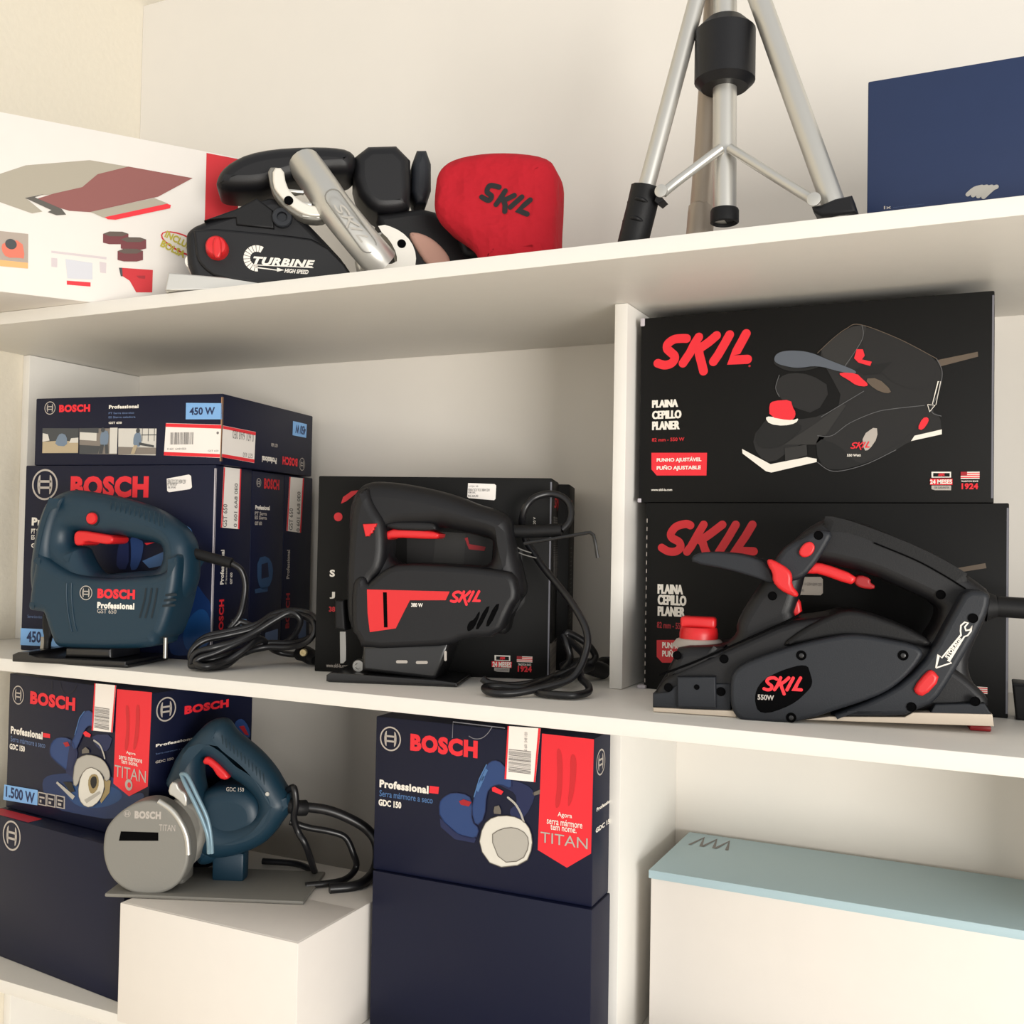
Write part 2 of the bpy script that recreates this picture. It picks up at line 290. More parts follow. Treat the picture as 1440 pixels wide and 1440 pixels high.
'l_ban': [(202.3,161.8),(260.8,163.8),(258.1,61.5),(227.7,46.6),(200.7,56.7)],
'l_band1': [(217.1,147.2),(225.3,144.1),(225.2,97.2),(217.3,94.9),(221.2,121.5)],
'l_band2': [(235,149),(243,147.2),(240.7,105.6),(231.3,94),(236.1,123.2)],
'l_ag1': [(221.5,91.8),(237.2,95.8)],
'l_ag2': [(209.7,85.3),(248.2,91)],
'l_ag3': [(213.9,81.1),(241.6,85.2)],
'l_titan': [(202.8,65.2),(255.1,78)],
'l_t': [(227.2,59.1),(232.8,59.9)],
'l_blue': [(-3.2,27),(63.6,29.7),(63.5,11.8),(-4.7,8.3)],
'l_1500': [(0.5,12.7),(58.2,25.8)],
'l_glow': [(64.7,43.8),(107.1,56.5),(200.3,66.5),(208.9,54.5),(227.4,46.1),(248.7,55),(254.8,48.2),(210.5,16.8),(148.3,13.6),(86.8,12.3)],
'l_glow2': [(107.9,40.2),(146.6,51.1),(204.9,54),(221.4,44.6),(189.7,28),(135.1,19.7)],
'ls_emb': [(20.3,142.6),(32,141)],
'ls_bosch': [(45.9,133.1),(111.5,142.6)],
'ls_prof': [(7.6,102.9),(62.3,106.2)],
'ls_l1': [(7.8,96.4),(51.4,94.6)],
'ls_gdc': [(7.6,85.1),(32.2,87.9)],
'ls_pic': [(119.4,108.9),(124.8,116.3),(134.3,116.1),(144.2,105.2),(147.8,92.8),(141.4,91.4),(131.6,100)],
'ls_pic2': [(128.2,107.6),(136.1,107.6),(144.5,94.5),(138.1,96.7)],
'l2_emb': [(57.4,143.6),(74.6,146.4)],
'r_emb': [(17.8,135.3),(30.3,136.5)],
'r_bosch_q': [(41.5,143.2),(118,143),(117.1,125.9),(41.5,125.7)],
'r_prof': [(5.9,84.4),(63.7,92.6)],
'r_red': [(65,92.8),(75.6,92.9),(74.9,85.8),(64.3,85.6)],
'r_l1': [(6.1,75.3),(68.7,81.8)],
'r_l2': [(5.2,65.7),(32.3,72.4)],
'r_barst': [(150.9,161),(185.7,161.9),(181.1,110.1),(148.5,109.4)],
'r_barl': [(150.9,161),(152.4,161),(150.4,109.3),(148.5,109.4)],
'r_barr': [(183.3,161.8),(185.7,161.9),(181.1,110.1),(179.4,110)],
'r_bars': [(153.6,139.6),(176.2,139.5),(175.9,117.3),(152.5,117.1)],
'r_tab': [(89.8,143.4),(90.2,159.3),(147.1,158.5)],
'r_arc': [(108.4,146.9),(114.4,144.9),(122.2,146.2),(128.9,151.5),(133.3,158)],
'r_ban': [(186.7,156.9),(239.6,156.6),(238.5,50.1),(214.5,33.3),(184.3,45.7)],
'r_band1': [(201.6,147.5),(209,139.8),(208.1,92.7),(200.9,85.1),(204,115.7)],
'r_band2': [(216.2,142.3),(223.5,138),(220.6,100.9),(213.6,86.7),(216.7,117.2)],
'r_ag1': [(204.3,79.1),(219,84.7)],
'r_ag2': [(193.4,72),(229.5,78.1)],
'r_ag3': [(197.2,66.9),(223.8,72)],
'r_titan': [(187.1,53.7),(235.1,63.7)],
'rs_emb': [(28.1,131.9),(42.3,129.2)],
'rs_prof': [(8.3,90.6),(57.7,87)],
'rs_l2': [(6.7,71.8),(53.2,67.1)],
'w_belt': [(-62.5,104.1),(-46.5,112.5),(-18.7,124.5),(-3.6,141.5),(28,156),(97.3,156),(60.1,127.9),(-10.3,98.5),(-30.8,96.4),(-43.6,98.4)],
'w_silver': [(-110.4,117.3),(-74.6,137.7),(-11.8,155.5),(28,156),(-3.6,141.5),(-18.7,124.5),(-49,110.7),(-63.9,107.3),(-73.6,102.9),(-57.2,91.2),(-67.1,87.5),(-100.2,94.8),(-115.8,97.4)],
'w_dark': [(-74.3,102.7),(-55.9,110.1),(-65.1,105.1),(-38.5,97.2),(-33.9,91.7),(-43.4,89.4),(-52.2,91.4),(-48.5,94.1)],
'w_plate': [(-10.3,98.5),(56,125.7),(71.3,121.9),(12.2,94.5),(4.2,94.6),(-6.3,97.8)],
'w_redstrip': [(4.9,95.4),(69.9,121.6),(74.1,120.9),(73.5,117.1),(16.2,94.4),(8.2,93.6)],
'w_photo': [(-104.1,63.6),(-70.2,65),(-69.4,28.1),(-103.1,26.6)],
'w_ph_table': [(-103.3,33.3),(-69.6,34.2),(-69.4,28.1),(-103.1,26.6)],
'w_ph_tool': [(-94.2,52.3),(-76.1,57.9),(-72.5,37.9),(-78,38.4),(-90.2,36.6),(-95.2,44)],
'w_tag': [(-31.4,20.5),(-7.6,21.8),(-7.5,17.2),(-31.2,16.1)],
'w_tagbox': [(-33.3,43.7),(-6.2,43.4),(-5.7,25.2),(-30.8,23.1)],
'w_tagbar': [(-47.4,50.6),(8,51.9),(7.8,49.4),(-47.3,48.3)],
'w_tl': [(-47.2,43),(-41.5,43.2),(-41.2,33.5),(-46.9,33.4)],
'w_tr': [(0.9,45.9),(7.9,45.5),(7.8,34.1),(1.9,34)],
'w_bag': [(23.5,42.3),(56.7,44.6),(56.6,19.3),(39.7,17.1),(32.6,29),(24.4,33.6)],
'w_bagtip': [(20.9,42),(24.2,42.4),(25.1,33),(23.1,32.7)],
'w_baglogo': [(39.2,35.7),(48.7,37),(48.7,33.4),(41.9,33.2)],
'w_ball': [(-86.3,51.5),(-82.1,52.2)],
'w_ell': [(63.9,87.1),(70.7,91.1),(84.7,91.2),(99,86.8),(107.8,77.8),(105.2,67.1),(92.4,65.9),(75.4,72.8),(65.4,80.1)],
'w_elli': [(65.5,86.6),(70.8,89.6),(84.8,89.3),(97.6,85.1),(105.7,76.7),(103.8,68.6),(92.4,67.8),(76.7,74.5),(66.8,81)],
'w_yt': [(69,77.7),(90.4,91.3)],
'sn_cover': [(9.1,58.8),(11.5,66),(20.7,73.7),(62,92.3),(88.9,107.1),(108.1,107.2),(143.5,74.3),(177.9,39.5),(182.5,22.5),(69.7,0),(33.3,0),(12.7,21.4)],
'sn_face': [(16.9,68.8),(109.3,67.2),(147.9,64.3),(182.1,32.5),(179.7,15.2),(105.1,10.5),(42.8,16.3),(26.5,27.7),(20.9,38.5),(19.2,55.1)],
'sn_ridge': [(27.8,76.5),(59.8,81.7),(60.7,74.1),(99.5,72.7),(97.6,92.4),(81,103.8),(59.6,90.8)],
'sn_knob': [(42.4,46.5),(53.1,47.3)],
'sn_knobbar': [(39.6,52.5),(47.2,55.8),(49,33.2),(40.5,32.6)],
'sn_roller': [(18,35.4),(24.8,35.8)],
'sn_plate': [(-6,19.2),(104.9,17.1),(124.2,12.1),(-2,0),(-8.7,0)],
'sn_turb': [(78.8,33.1),(142.2,41.6)],
'sn_line': [(82.9,32.7),(140.3,33.7)],
'sn_high': [(110.9,26.4),(135.9,30.9)],
'sn_fan': [(82.7,39.7),(69.2,38.7)],
'sn_arrow': [(81.5,33.3),(83.6,30.6),(103.3,29.1),(103.3,31.2),(110.8,29.2),(103.4,27),(103.4,28.1),(81.6,29.5),(78.8,31.7)],
'sn_lug': [(107.4,84.6),(114.3,85.1)],
'sn_arc': [(97.7,112.7),(103.3,104.1),(113,94.3),(126.9,85.5),(139.3,82.9),(151.6,84.6),(144.5,93.9),(132.1,95.8),(119.6,103.2),(111.2,113.8),(108.1,131.8),(97.2,130.9)],
'sn_arcshade': [(94.6,114.8),(100.3,102.6),(111.5,90.8),(126.8,82),(140.7,80.2),(152.4,82.5),(152.3,86.8),(136.3,91.2),(108.4,108.9),(105,134.1),(91.4,132.9)],
'sn_tube': [(128.9,20,151.8),(146.7,-5,120.1),(162.4,-20,93.7),(185,-25,65.7),(200.6,-25,48.5),(212.2,-20,38)],
'sn_ovalc': [(160,-50,97.9),(177.5,-50,72.5),(195.8,-50,51.7)],
'sn_endring': [(183.1,50.7),(190.5,46.3),(197.2,32),(210.2,30.4),(244.3,37.6),(245.6,51.7),(240.4,64.6),(230.4,73.8),(215.6,79.3),(210.8,78.1),(222.4,68.2),(230.9,52.4),(231.1,39.2),(202,34.8),(193.9,35.1),(187.6,31.4)],
'sn_screw': [(232.6,63.2),(237,63.5)],
'sn_screw2': [(114.3,97.6),(118.2,97.9)],
'sn_disc': [(240.8,87.3),(254.5,87.5),(268.4,82.4),(280.7,72.8),(289.6,61.3),(289.8,50.9),(265.6,49.3),(251.4,69.1)],
'sn_disc2': [(207.7,105.2),(215.4,104.9),(245,90.5),(241.7,81.6),(212.1,98.6)],
'sn_redtab': [(221.9,105.6),(234.7,107.4),(243.5,97.7),(241.1,92.3),(232.4,95.1)],
'sn_motor': [(180.8,178.7),(243,186),(245.2,119.1),(241.1,112.8),(224.3,108),(202.4,107.2),(181.8,131.1)],
'sn_motor2': [(245.7,183.2),(267,185.1),(268.2,124.6),(246,122.9)],
'sn_rear': [(202.7,105.4),(224.6,109.6),(267.1,118.9),(288.2,99.7),(305.7,92.3),(330.6,69.7),(338,52.8),(237.9,39.3),(220.3,72.4)],
'sn_rearlip': [(291.1,96.7),(303.3,92.4),(331.6,68.4),(322.9,64.4),(303.8,64.8),(300.1,76.6)],
'sn_top': [(34,120.6),(47.9,116.6),(78.6,119.1),(98.2,125),(120.6,135.6),(156.2,143),(182.2,145.2),(184.5,172.1),(148.3,174.8),(77.5,164.2),(43.1,143.7)],
'bg_body': [(42.8,116.8),(42.4,95.8),(50.3,80.9),(63.8,72.1),(77.3,61.8),(90.7,48.3),(97.7,25.7),(173.2,31.8),(174.3,44.3),(173.3,71),(174.5,94.4),(174.7,108.5),(174.7,130.5),(164.9,146.9),(111.6,155.5),(65.5,152.4),(45.7,139.2)],
'tp_foam': [(-79.9,0,16.6),(-76.7,0,29.5),(-72.6,0,45.6),(-69.4,0,60.1),(-13.6,20,295.9)],
'tp_legb': [(-37.5,60,33.6),(-36,60,54.2),(-32.8,60,74.5),(-8.6,20,294.6)],
'tp_legr': [(93.3,0,17.2),(89.6,0,25.3),(83.6,0,39.8),(-2.8,20,293.2)],
'tp_col': [(-4.9,20,29.3),(-5.3,20,58),(-6.4,20,174.9),(-7.8,20,307.7)],
'tp_br1': [(-50.3,-12,48.9),(-38.5,-5,60.9),(-5.5,8,88.2)],
'tp_br2': [(76.1,-12,25.6),(51.7,-5,45.6),(1.8,8,87.1)],
'tp_clamp': [(73.2,22.2),(81.2,22.7),(91.3,26),(104.1,27.3),(108.5,12.6),(81.3,12.9),(74.7,17.4)],
'tp_clampl': [(-56.2,51.2),(-50.2,44),(-55.2,40.6),(-58.6,43.4)],
'bb_1x': [(13.1,23),(18.7,25.6)],
'bb_t': [(20.1,23.3),(43.3,23.9)],
'sw_guard': [(-15.7,61.8),(-10.7,74.3),(3.7,89.2),(22.5,99.1),(41.5,99.7),(60.9,87),(71.8,71),(76.6,50.8),(75,30.3),(62.9,9.4),(37.9,0.3),(12.5,3.4),(-7,17),(-16.1,39.2)],
'sw_body': [(29.4,104.8),(35.7,120),(44,139.7),(63.3,161.7),(76.2,175),(89.3,178.6),(98.2,174.6),(105.1,163),(129.6,146.5),(149.8,125.7),(161.2,106.9),(170.2,94.4),(170.5,81.6),(159.9,68.4),(153.6,57.6),(138.7,42.1),(104.1,28.1),(73.4,27),(55,56.3),(45.2,94.6)],
'sw_hole': [(68.2,124.3),(72.7,137.3),(85,131.9),(101.9,115.7),(117.4,107.6),(130.9,95.2),(135.5,84.7),(129.3,71.7),(103.2,62.2),(85.5,70.2),(73.8,95.5)],
'sw_motor': [(67.2,95.3),(84.6,104.8),(115.3,107.1),(135.3,95.4),(142.3,76.4),(138.3,59.2),(116.8,45.6),(99.6,32.2),(82.4,18.8),(64.8,18.1),(59.4,56.4)],
'sw_trigger': [(74.8,131.8),(78.9,140.4),(88.8,135.5),(106.6,119.1),(102.3,114.7),(93.6,116.5),(84.6,130)],
'sw_wire1': [(68,-5,129.4),(76.2,-10,128.8),(87.9,-12,109.3),(98.9,-12,87.5),(103.5,-12,67.4),(104.3,-10,50.7)],
'sw_wire2': [(68,-5,129.4),(75.1,-12,121.1),(86.8,-14,101.7),(95.6,-14,83.9),(101.2,-14,67.9),(101.2,-10,50.6)],
'sw_block': [(49.9,105.9),(52.7,118.4),(60.1,118.2),(62.4,111.5),(71,106.6),(71.5,90.1),(58.5,102.1)],
'sw_bosch': [(17.4,80.5),(45.6,88.6)],
'sw_emb': [(9.4,85.3),(13.6,85.5)],
'sw_titan': [(44,68.7),(61.1,75.4)],
'sw_dark': [(3.1,66.7),(43.2,66.9),(43.5,58.3),(1.3,56.9)],
'sw_txt': [(101.5,102.4),(120.8,106.6)],
'sw_screw': [(148.4,102.3),(151.4,102.4)],
'sw_sleeve': [(166,50,87.8),(177,50,83.9),(184.4,55,82.9)],
'sw_cord': [(180,55,83.8),(205,60,80.1),(228.2,65,71),(249.4,70,57.4),(260.7,70,40.5),(257.2,80,11.3),(246.2,48.9,4),(217.6,33.3,4)],
'sw_cord2': [(165.6,50,102.8),(174.8,40,107.6),(177.4,40,90.8),(174.2,45,74.6),(177.6,50,58.4),(186.6,50,43.8),(189.3,76.3,10)],
'sw_cord3': [(165.9,60,65.9),(184.5,65,58.7),(207.6,70,53.8),(224.3,75,46.4),(233.5,75,29.4)],
'sw_neck': [(150.8,85.2),(159.3,96.1),(170,102.9),(170.5,81.6),(159.7,75.9)],
'g_logo': {'S': [(46.9,160.7),(41.4,161.1),(34.2,160.6),(28.2,156.7),(27.5,152),(31.1,148.2),(34.8,144.5),(34.9,140.6),(31.3,136.9),(24.9,135.8),(18,138)],
    'K1': [(59.1,161.2),(54.9,154.9),(50.3,145.9),(43.7,136.6)],
    'K2': [(76.6,161.5),(69,155.5),(58.9,149.2)],
    'K3': [(58.9,152.3),(59.8,144.5),(62.2,135.9),(64.3,127.7)],
    'I': [(89.3,161.4),(84.5,152.9),(78.4,142.6),(73.9,136.4)],
    'L': [(105.2,161.4),(100.4,152.6),(96,144.6),(90.4,136.9),(106.7,136.7)]},
'h_logo': {'S': [(45.1,161.5),(40.4,162.8),(31.1,160.1),(25.8,153.5),(27.2,148.9),(34,145.1),(35.4,139.9),(30.8,135.9),(23.4,135.8),(16.6,139.2)],
    'K1': [(58.2,162.3),(52.5,152.6),(46,140.8),(42.1,135.8)],
    'K2': [(76.4,162.5),(65.5,154),(55.2,146.8)],
    'K3': [(55.8,150),(59.2,139.8),(63.2,130.9)],
    'I': [(89.3,162.6),(82.4,150.4),(73.5,136.2)],
    'L': [(105.1,162.8),(98.9,152),(89.6,137.9),(106.6,137.6)]},
'bg_logo': {'S': [(117.6,112),(107.9,114.2),(104.8,108.1),(109.7,103.1),(106.6,98.9),(99.2,102.9)],
    'K1': [(124.1,107.7),(118.6,99.4),(114.7,94.2)],
    'K2': [(133.7,102.4),(122.6,97.6)],
    'K3': [(122.6,99.2),(124.3,92.8),(124.1,86.5)],
    'I': [(141.7,100.3),(135.5,95.2),(130,90.6)],
    'L': [(150.5,96.7),(145,92.3),(138.8,86.5),(147.6,82.4)]},
'gp_edge': {'1': [(171.7,138.6),(184.2,150.2),(196.7,159.2),(209.1,162.2),(242.6,146.6),(273.7,127.1)],
    '2': [(210.6,161.4),(210.8,148.4),(195.5,124.1)],
    '3': [(172.7,37.1),(187,28.7),(213.3,34.1),(240.4,47.2)],
    '4': [(137,119.8),(133.8,108.2),(137.2,99.6)],
    '5': [(172.4,61.8),(185.1,61.5),(200.6,72.5),(222,81.4),(237.1,84.1),(263.8,86.2)],
    '6': [(175.4,79),(194.2,90.3),(212.7,101.2)],
    '7': [(273.7,126.8),(278.1,115.5),(276.1,99.9),(269.7,81.3),(277.7,76.2)]},
'gp_': {'body': [(111.9,61.8),(125.1,78.3),(154.6,77.3),(175.4,79.9),(195.8,92.2),(181.4,120.7),(171.7,137.8),(184.2,150.2),(199.8,161.4),(210.6,161.8),(242.6,146.2),(273.7,126.8),(278.1,115.5),(276.8,101.4),(269.7,81.3),(276.9,76.3),(278.2,60.5),(252.3,54.9),(240.4,47.2),(213.3,34.9),(187,28.7),(172.7,37.1),(170.8,60.2),(150,50.8),(130.5,36.1),(117.1,44.7)],
    'handletop': [(171.7,138.6),(184.2,150.2),(196.7,159.2),(209.1,162.2),(215.3,161.1),(210.8,148.4),(206.2,140.6),(197,123.2),(190.8,125.2)],
    'handlemid': [(210.8,148.4),(215.3,160.8),(242.6,146.2),(266.4,132.8),(273.7,124.4),(269.5,100.2),(243,103),(221.7,123.4),(212.4,133.7)],
    'palm': [(131.4,135.2),(135.1,141.4),(147.4,142.7),(165.2,139.9),(181.3,131.5),(200.2,123),(206.4,119.4),(204.9,117),(190.8,120.2),(171.8,127.1),(154.1,125.2),(142.7,127.9),(134.4,130.9)],
    'palmside': [(131.4,134.9),(142.7,127.5),(154.9,124.8),(171.8,126.6),(171.8,124.6),(155.7,122.1),(142.7,123.7),(131.9,130.2)],
    'pipe': [(133.8,109.9),(137,118.1),(147.6,121.7),(165.4,119.1),(184.7,105.8),(170.6,81.7),(149.6,89.1),(137.2,98)],
    'rim': [(174.1,53.6),(197.4,88.9),(194.2,90.6),(170.7,73.4),(141.8,54.3)],
    'frontbox': [(121.8,75),(127.5,79.9),(151.4,75.7),(159.5,70.5),(146.7,57.5),(133.6,51.1),(118.7,51.5),(114.4,61.7)],
    'knob': [(127.9,92.5),(131.5,95.7),(147.9,96.2),(149.6,89.1),(152.6,84),(151.3,78.2),(146.5,76.7),(128.4,80.7)],
    'ring': [(124.2,80),(128.3,81.5),(149.7,76.6),(155.4,78.9),(153,74),(141.6,71.8),(128.4,73.9)],
    'sole': [(102.9,51),(129.7,36.1),(163,42.2),(171.8,40.4),(171.9,37.5),(130.6,28.2),(125.6,29.5),(103.3,46.7)],
    'rsole': [(278.2,64.5),(278.2,60.2),(253,54.9),(255.9,59.6)],
    'opening2': [(205.6,121.1),(212.5,125.6),(221.7,125),(236.8,126.6),(226.3,116.7),(212.6,115.8)],
    'trig': [(206.2,139.8),(211.6,139.4),(213.2,133.6),(210.9,130.2),(219.4,127.6),(217.9,123.9),(207.9,127.4),(204,131.7)],
    'lever': [(191.6,119.4),(206.4,117.8),(211.1,112.6),(216.5,107.5),(215,105.2),(206.5,106.4),(198.7,112.5),(191.6,116.9)],
    'horn': [(212.6,112.6),(224.8,112.7),(237,100.1),(232.5,97.9),(221.9,102.4)],
    'cover': [(170.8,61.9),(185.1,61.5),(200.6,72.5),(222,81.4),(237.1,84.1),(263.8,86.2),(266.8,79.8),(252.2,59.7),(222.4,41.2),(210.2,34.9),(187,29.6),(172.7,38)],
    'coverd': [(170.8,60.2),(191.4,53.2),(204,38.3),(213.3,34.9),(188.5,29),(172.7,38)],
    'glint': [(211.5,60.8),(224,69.8),(225,58.8),(217.8,47.7),(213.2,47)],
    'guide': [(142.7,50.9),(162.6,53.8),(163.3,43.9),(143.3,38.4)],
    'storage': [(258.1,65.8),(262.4,75.2),(266.8,75.8),(267.7,71.9),(262.5,64.1)],
    'arrow': [(266.4,86.9),(272.5,85.9),(268.2,80.5)],
    'cord': [(273.7,126),(306.5,131.4),(306.8,127.1),(276.7,120.3)],
    'skil': [(201.6,48),(218.5,54.9)],
    'watt': [(198.6,41.9),(210.7,44.3)],
    'arrowline': [(270.4,87.2),(275,107),(277,106.9),(273.3,86.6)]},
'lp_': {'handle': [(124.2,91.5),(131.3,103.2),(139,123.1),(147.3,131.4),(157.8,133.9),(164.4,128.5),(163.9,115.1),(156.5,116.9),(148.2,110.6),(140.3,96.2),(132.2,84.3)],
    'motor': [(83.6,78.3),(87.6,89.9),(100.7,96.9),(120.6,97.9),(131.8,91.1),(132.5,76.2),(124.7,57.5),(88.5,70.6)],
    'rear': [(161.1,106.7),(198.4,111),(191,91.6),(178.7,90.1),(165.8,96.5)],
    'shade': [(122.9,96.8),(131.8,92.4),(136.6,82.2),(129.3,52.7),(115.9,57.7),(119.3,80)],
    'red': [(145.2,106.9),(150.4,109.5),(160.1,106.6),(158.1,103),(149.6,103.3)],
    'guard': [(132.6,73.5),(149.5,82.4),(166.4,83.9),(183.2,81.4),(193.9,72.2),(196.4,62),(188.4,56.9),(183.9,64.2),(175.4,68.4),(158.5,70.2),(144.1,58.8),(138.3,44.5),(129.6,46)],
    'disc': [(144.1,58.8),(158.5,70.2),(175.4,68.4),(185.1,60.4),(186.7,48.7),(179,34.4),(162.7,23.9),(147.8,25.6),(139.7,36.6)],
    'hub': [(157.2,52.5),(161.1,61.1),(171.5,63.9),(176.9,59.3),(176.3,48.6),(168.3,40.7),(160.9,41)],
    'hub2': [(161.4,53.1),(164.3,59.5),(171.6,61.2),(173.9,56.2),(172.1,49.3),(166,45.8)],
    'base': [(100.9,45.4),(134.5,33.1),(130.4,28.4),(98.8,43)],
    'blk': [(112,46.2),(127.3,48.4),(134.2,38.5),(125.7,35.9)],
    'knob': [(145,87.3),(151.2,91.4),(157.7,88.8),(157.9,85.5),(145.2,83.2)],
    'teeth': [(184.1,60.3),(196.5,59.4),(195,46),(181.2,32),(179,34.4),(186.7,48.7)],
    'label': [(109.9,91.2),(118.6,93.6),(122.1,89.2),(114.5,86.9)],
    'white2': [(151.8,31.6),(178.5,45.6),(180.7,43.2),(156.2,28.3)],
    'hose': [(165.6,100.5),(176.3,96.5),(182.9,88),(185.2,83)]},
'rp_': {'handle': [(112.9,73.9),(115.6,88.2),(121.1,106.3),(128.6,121),(136.2,126.7),(145.9,124.6),(155.7,110.2),(155.9,100),(144.4,103.8),(134.8,100.9),(129.1,93.3),(127.7,68.9),(118.2,58.9)],
    'motor': [(76.3,77.3),(81.8,84.1),(91.8,89.7),(109.7,89.2),(113.8,81),(113.2,63.5),(122.1,57.7),(118.4,46.8),(98.7,47.5),(77.3,62.3)],
    'rear': [(134.7,106.1),(151.9,109.8),(170.9,106.8),(179.4,101),(180.4,94.4),(171.5,76.2),(160.3,69.7),(152.5,78.9),(161.8,87),(159.8,97),(148.3,100.8)],
    'red': [(134.8,99.2),(137.7,100.6),(147.4,97.2),(145,93.5),(135.3,95.8)],
    'label': [(98.9,81.8),(103.8,84.2),(112.8,82.6),(109.9,77.9),(101,78.5)],
    'guard': [(125.9,61.7),(137.3,71.8),(156.4,75.1),(169.7,71.7),(177.3,63.4),(179.5,48.4),(172.3,30.4),(138.3,21.9),(121.5,40.2)],
    'disc': [(133.9,52.4),(145.2,60.8),(160.4,64.5),(173.6,59.5),(175.7,47.9),(168.5,33.3),(145.9,28.2)],
    'knob': [(137.2,77),(138.1,81.4),(142.9,83.2),(145.3,78),(145,74.9),(137.7,74.5)],
    'shade': [(77.3,62.3),(98.6,49.3),(118.4,47.6),(116.5,43),(94.8,43.5),(78.5,53.6)],
    'grips': [(117.4,95.4),(124.9,110.2),(126.9,108.3),(119.8,93.1)],
    'grips2': [(122.1,105.5),(127.7,117.5),(130.2,115.7),(124.1,104)],
    'cordp': [(177.6,99.1),(185.8,103.5),(185.6,99.2),(179.5,96.8)],
    'hose': [(152.3,91.8),(160,86.7),(165.8,78.9),(169.3,70.8)]},
'bj_slot': {'0': [(158.9,84.2),(156.8,70.1),(152.3,53.7)],
    '1': [(165.6,84.4),(163.5,70.3),(159,53.9)],
    '2': [(172.2,84.5),(170.1,70.5),(166.5,54.2)]},
'bj_ventr': {'0': [(181,77.3),(189.8,78.2)],
    '1': [(180.1,71.5),(187.9,72.4)],
    '2': [(179.3,65.5),(186.1,66.3)]},
'bj_vent': {'0': [(180.1,78.2),(194.5,79.2)],
    '1': [(179.4,72.5),(193.7,73.6)],
    '2': [(178.8,66.7),(192.9,67.8)]},
'pl_screw': {'0': [(119.3,54.9)],
    '1': [(196.5,58.8)],
    '2': [(111.9,4.2)],
    '3': [(35.1,23.5)]},
'e_side_l': {'0': [(23.2,167.7),(124.3,169.5)],
    '1': [(23.6,165.4),(124.8,166.9)],
    '2': [(24.1,163),(125.3,164.3)],
    '3': [(24.5,160.6),(125.8,161.7)],
    '4': [(24.9,158.3),(126.3,159.2)],
    '5': [(25.4,155.9),(126.8,156.6)],
    '6': [(25.8,153.5),(127.3,154)],
    '7': [(26.2,151.2),(127.8,151.4)],
    '8': [(26.7,148.8),(128.3,148.8)],
    '9': [(27.1,146.4),(128.9,146.2)],
    '10': [(27.5,144),(129.4,143.6)],
    '11': [(28,141.6),(129.9,141)],
    '12': [(28.4,139.3),(130.4,138.4)],
    '13': [(28.9,136.9),(130.9,135.8)],
    '14': [(29.3,134.5),(131.4,133.2)],
    '15': [(29.7,132.1),(131.9,130.6)],
    '16': [(30.2,129.7),(132.5,128)],
    '17': [(30.6,127.3),(133,125.3)],
    '18': [(31,124.9),(133.5,122.7)],
    '19': [(31.5,122.6),(134,120.1)],
    '20': [(31.9,120.2),(134.5,117.5)],
    '21': [(32.3,117.8),(135,114.9)],
    '22': [(32.8,115.4),(135.6,112.2)],
    '23': [(33.2,113),(136.1,109.6)],
    '24': [(33.7,110.6),(136.6,107)],
    '25': [(34.1,108.2),(137.1,104.4)]},
'd_pic': {'0': [(10.9,45.2),(63.7,44.3),(63.4,14.2),(11.8,14.9)],
    '1': [(64.6,44.3),(118.8,43.4),(118.5,12.7),(65.5,13.6)],
    '2': [(119.7,43.4),(172.4,42.5),(172.1,11.2),(120.5,12.3)]},
'l_ic': {'0': [(64.4,28.1),(80.8,28.5),(81.5,13.4),(65.1,12.9)],
    '1': [(81.5,28.6),(97.7,29.1),(98.4,14.3),(82.2,13.8)],
    '2': [(99,29.3),(115,29.7),(115.7,15.3),(99.7,14.8)]},
'w_rollt': {'0': [(3.7,77),(10.2,80.6),(23.4,82.5),(29.9,81.2),(23.6,77.4),(10.3,75.3)],
    '1': [(22,73.5),(28.7,77.2),(42.1,79),(48.7,77.7),(42.3,73.8),(28.8,71.7)],
    '2': [(19.1,60.2),(25.6,63.8),(39.1,65.6),(45.6,64.3),(39.2,60.4),(25.8,58.4)]},
'w_roll': {'0': [(3.7,77),(29.9,81.2),(30.2,71.2),(23.8,68.5),(10.5,66.5),(3.9,67.2)],
    '1': [(22,73.5),(48.7,77.7),(49,67.6),(42.5,64.9),(29,62.9),(22.3,63.6)],
    '2': [(19.1,60.2),(45.6,64.3),(45.9,54.2),(39.4,51.5),(26,49.6),(19.3,50.3)]},
'bb_c': {'0': [(75.2,27.2),(79.9,30.8),(84.9,31.7)],
    '1': [(79,26),(84.1,30.3),(88.3,31.3)],
    '2': [(82.7,24.8),(88.3,29.7),(91.8,30.8)],
    '3': [(86.4,23.7),(92.6,29.2),(95.2,30.3)]},
'pl_well': {'0': [(131.7,152.5)],
    '1': [(95.5,101.6)],
    '2': [(56.7,47.5)],
    '3': [(17.4,48.5)],
    '4': [(247.5,89.8)],
    '5': [(226.2,106.5)],
    '6': [(203.3,18.1)],
    '7': [(249.9,25)],
    '8': [(10.7,21.2)],
    '9': [(54.8,20.3)]}}

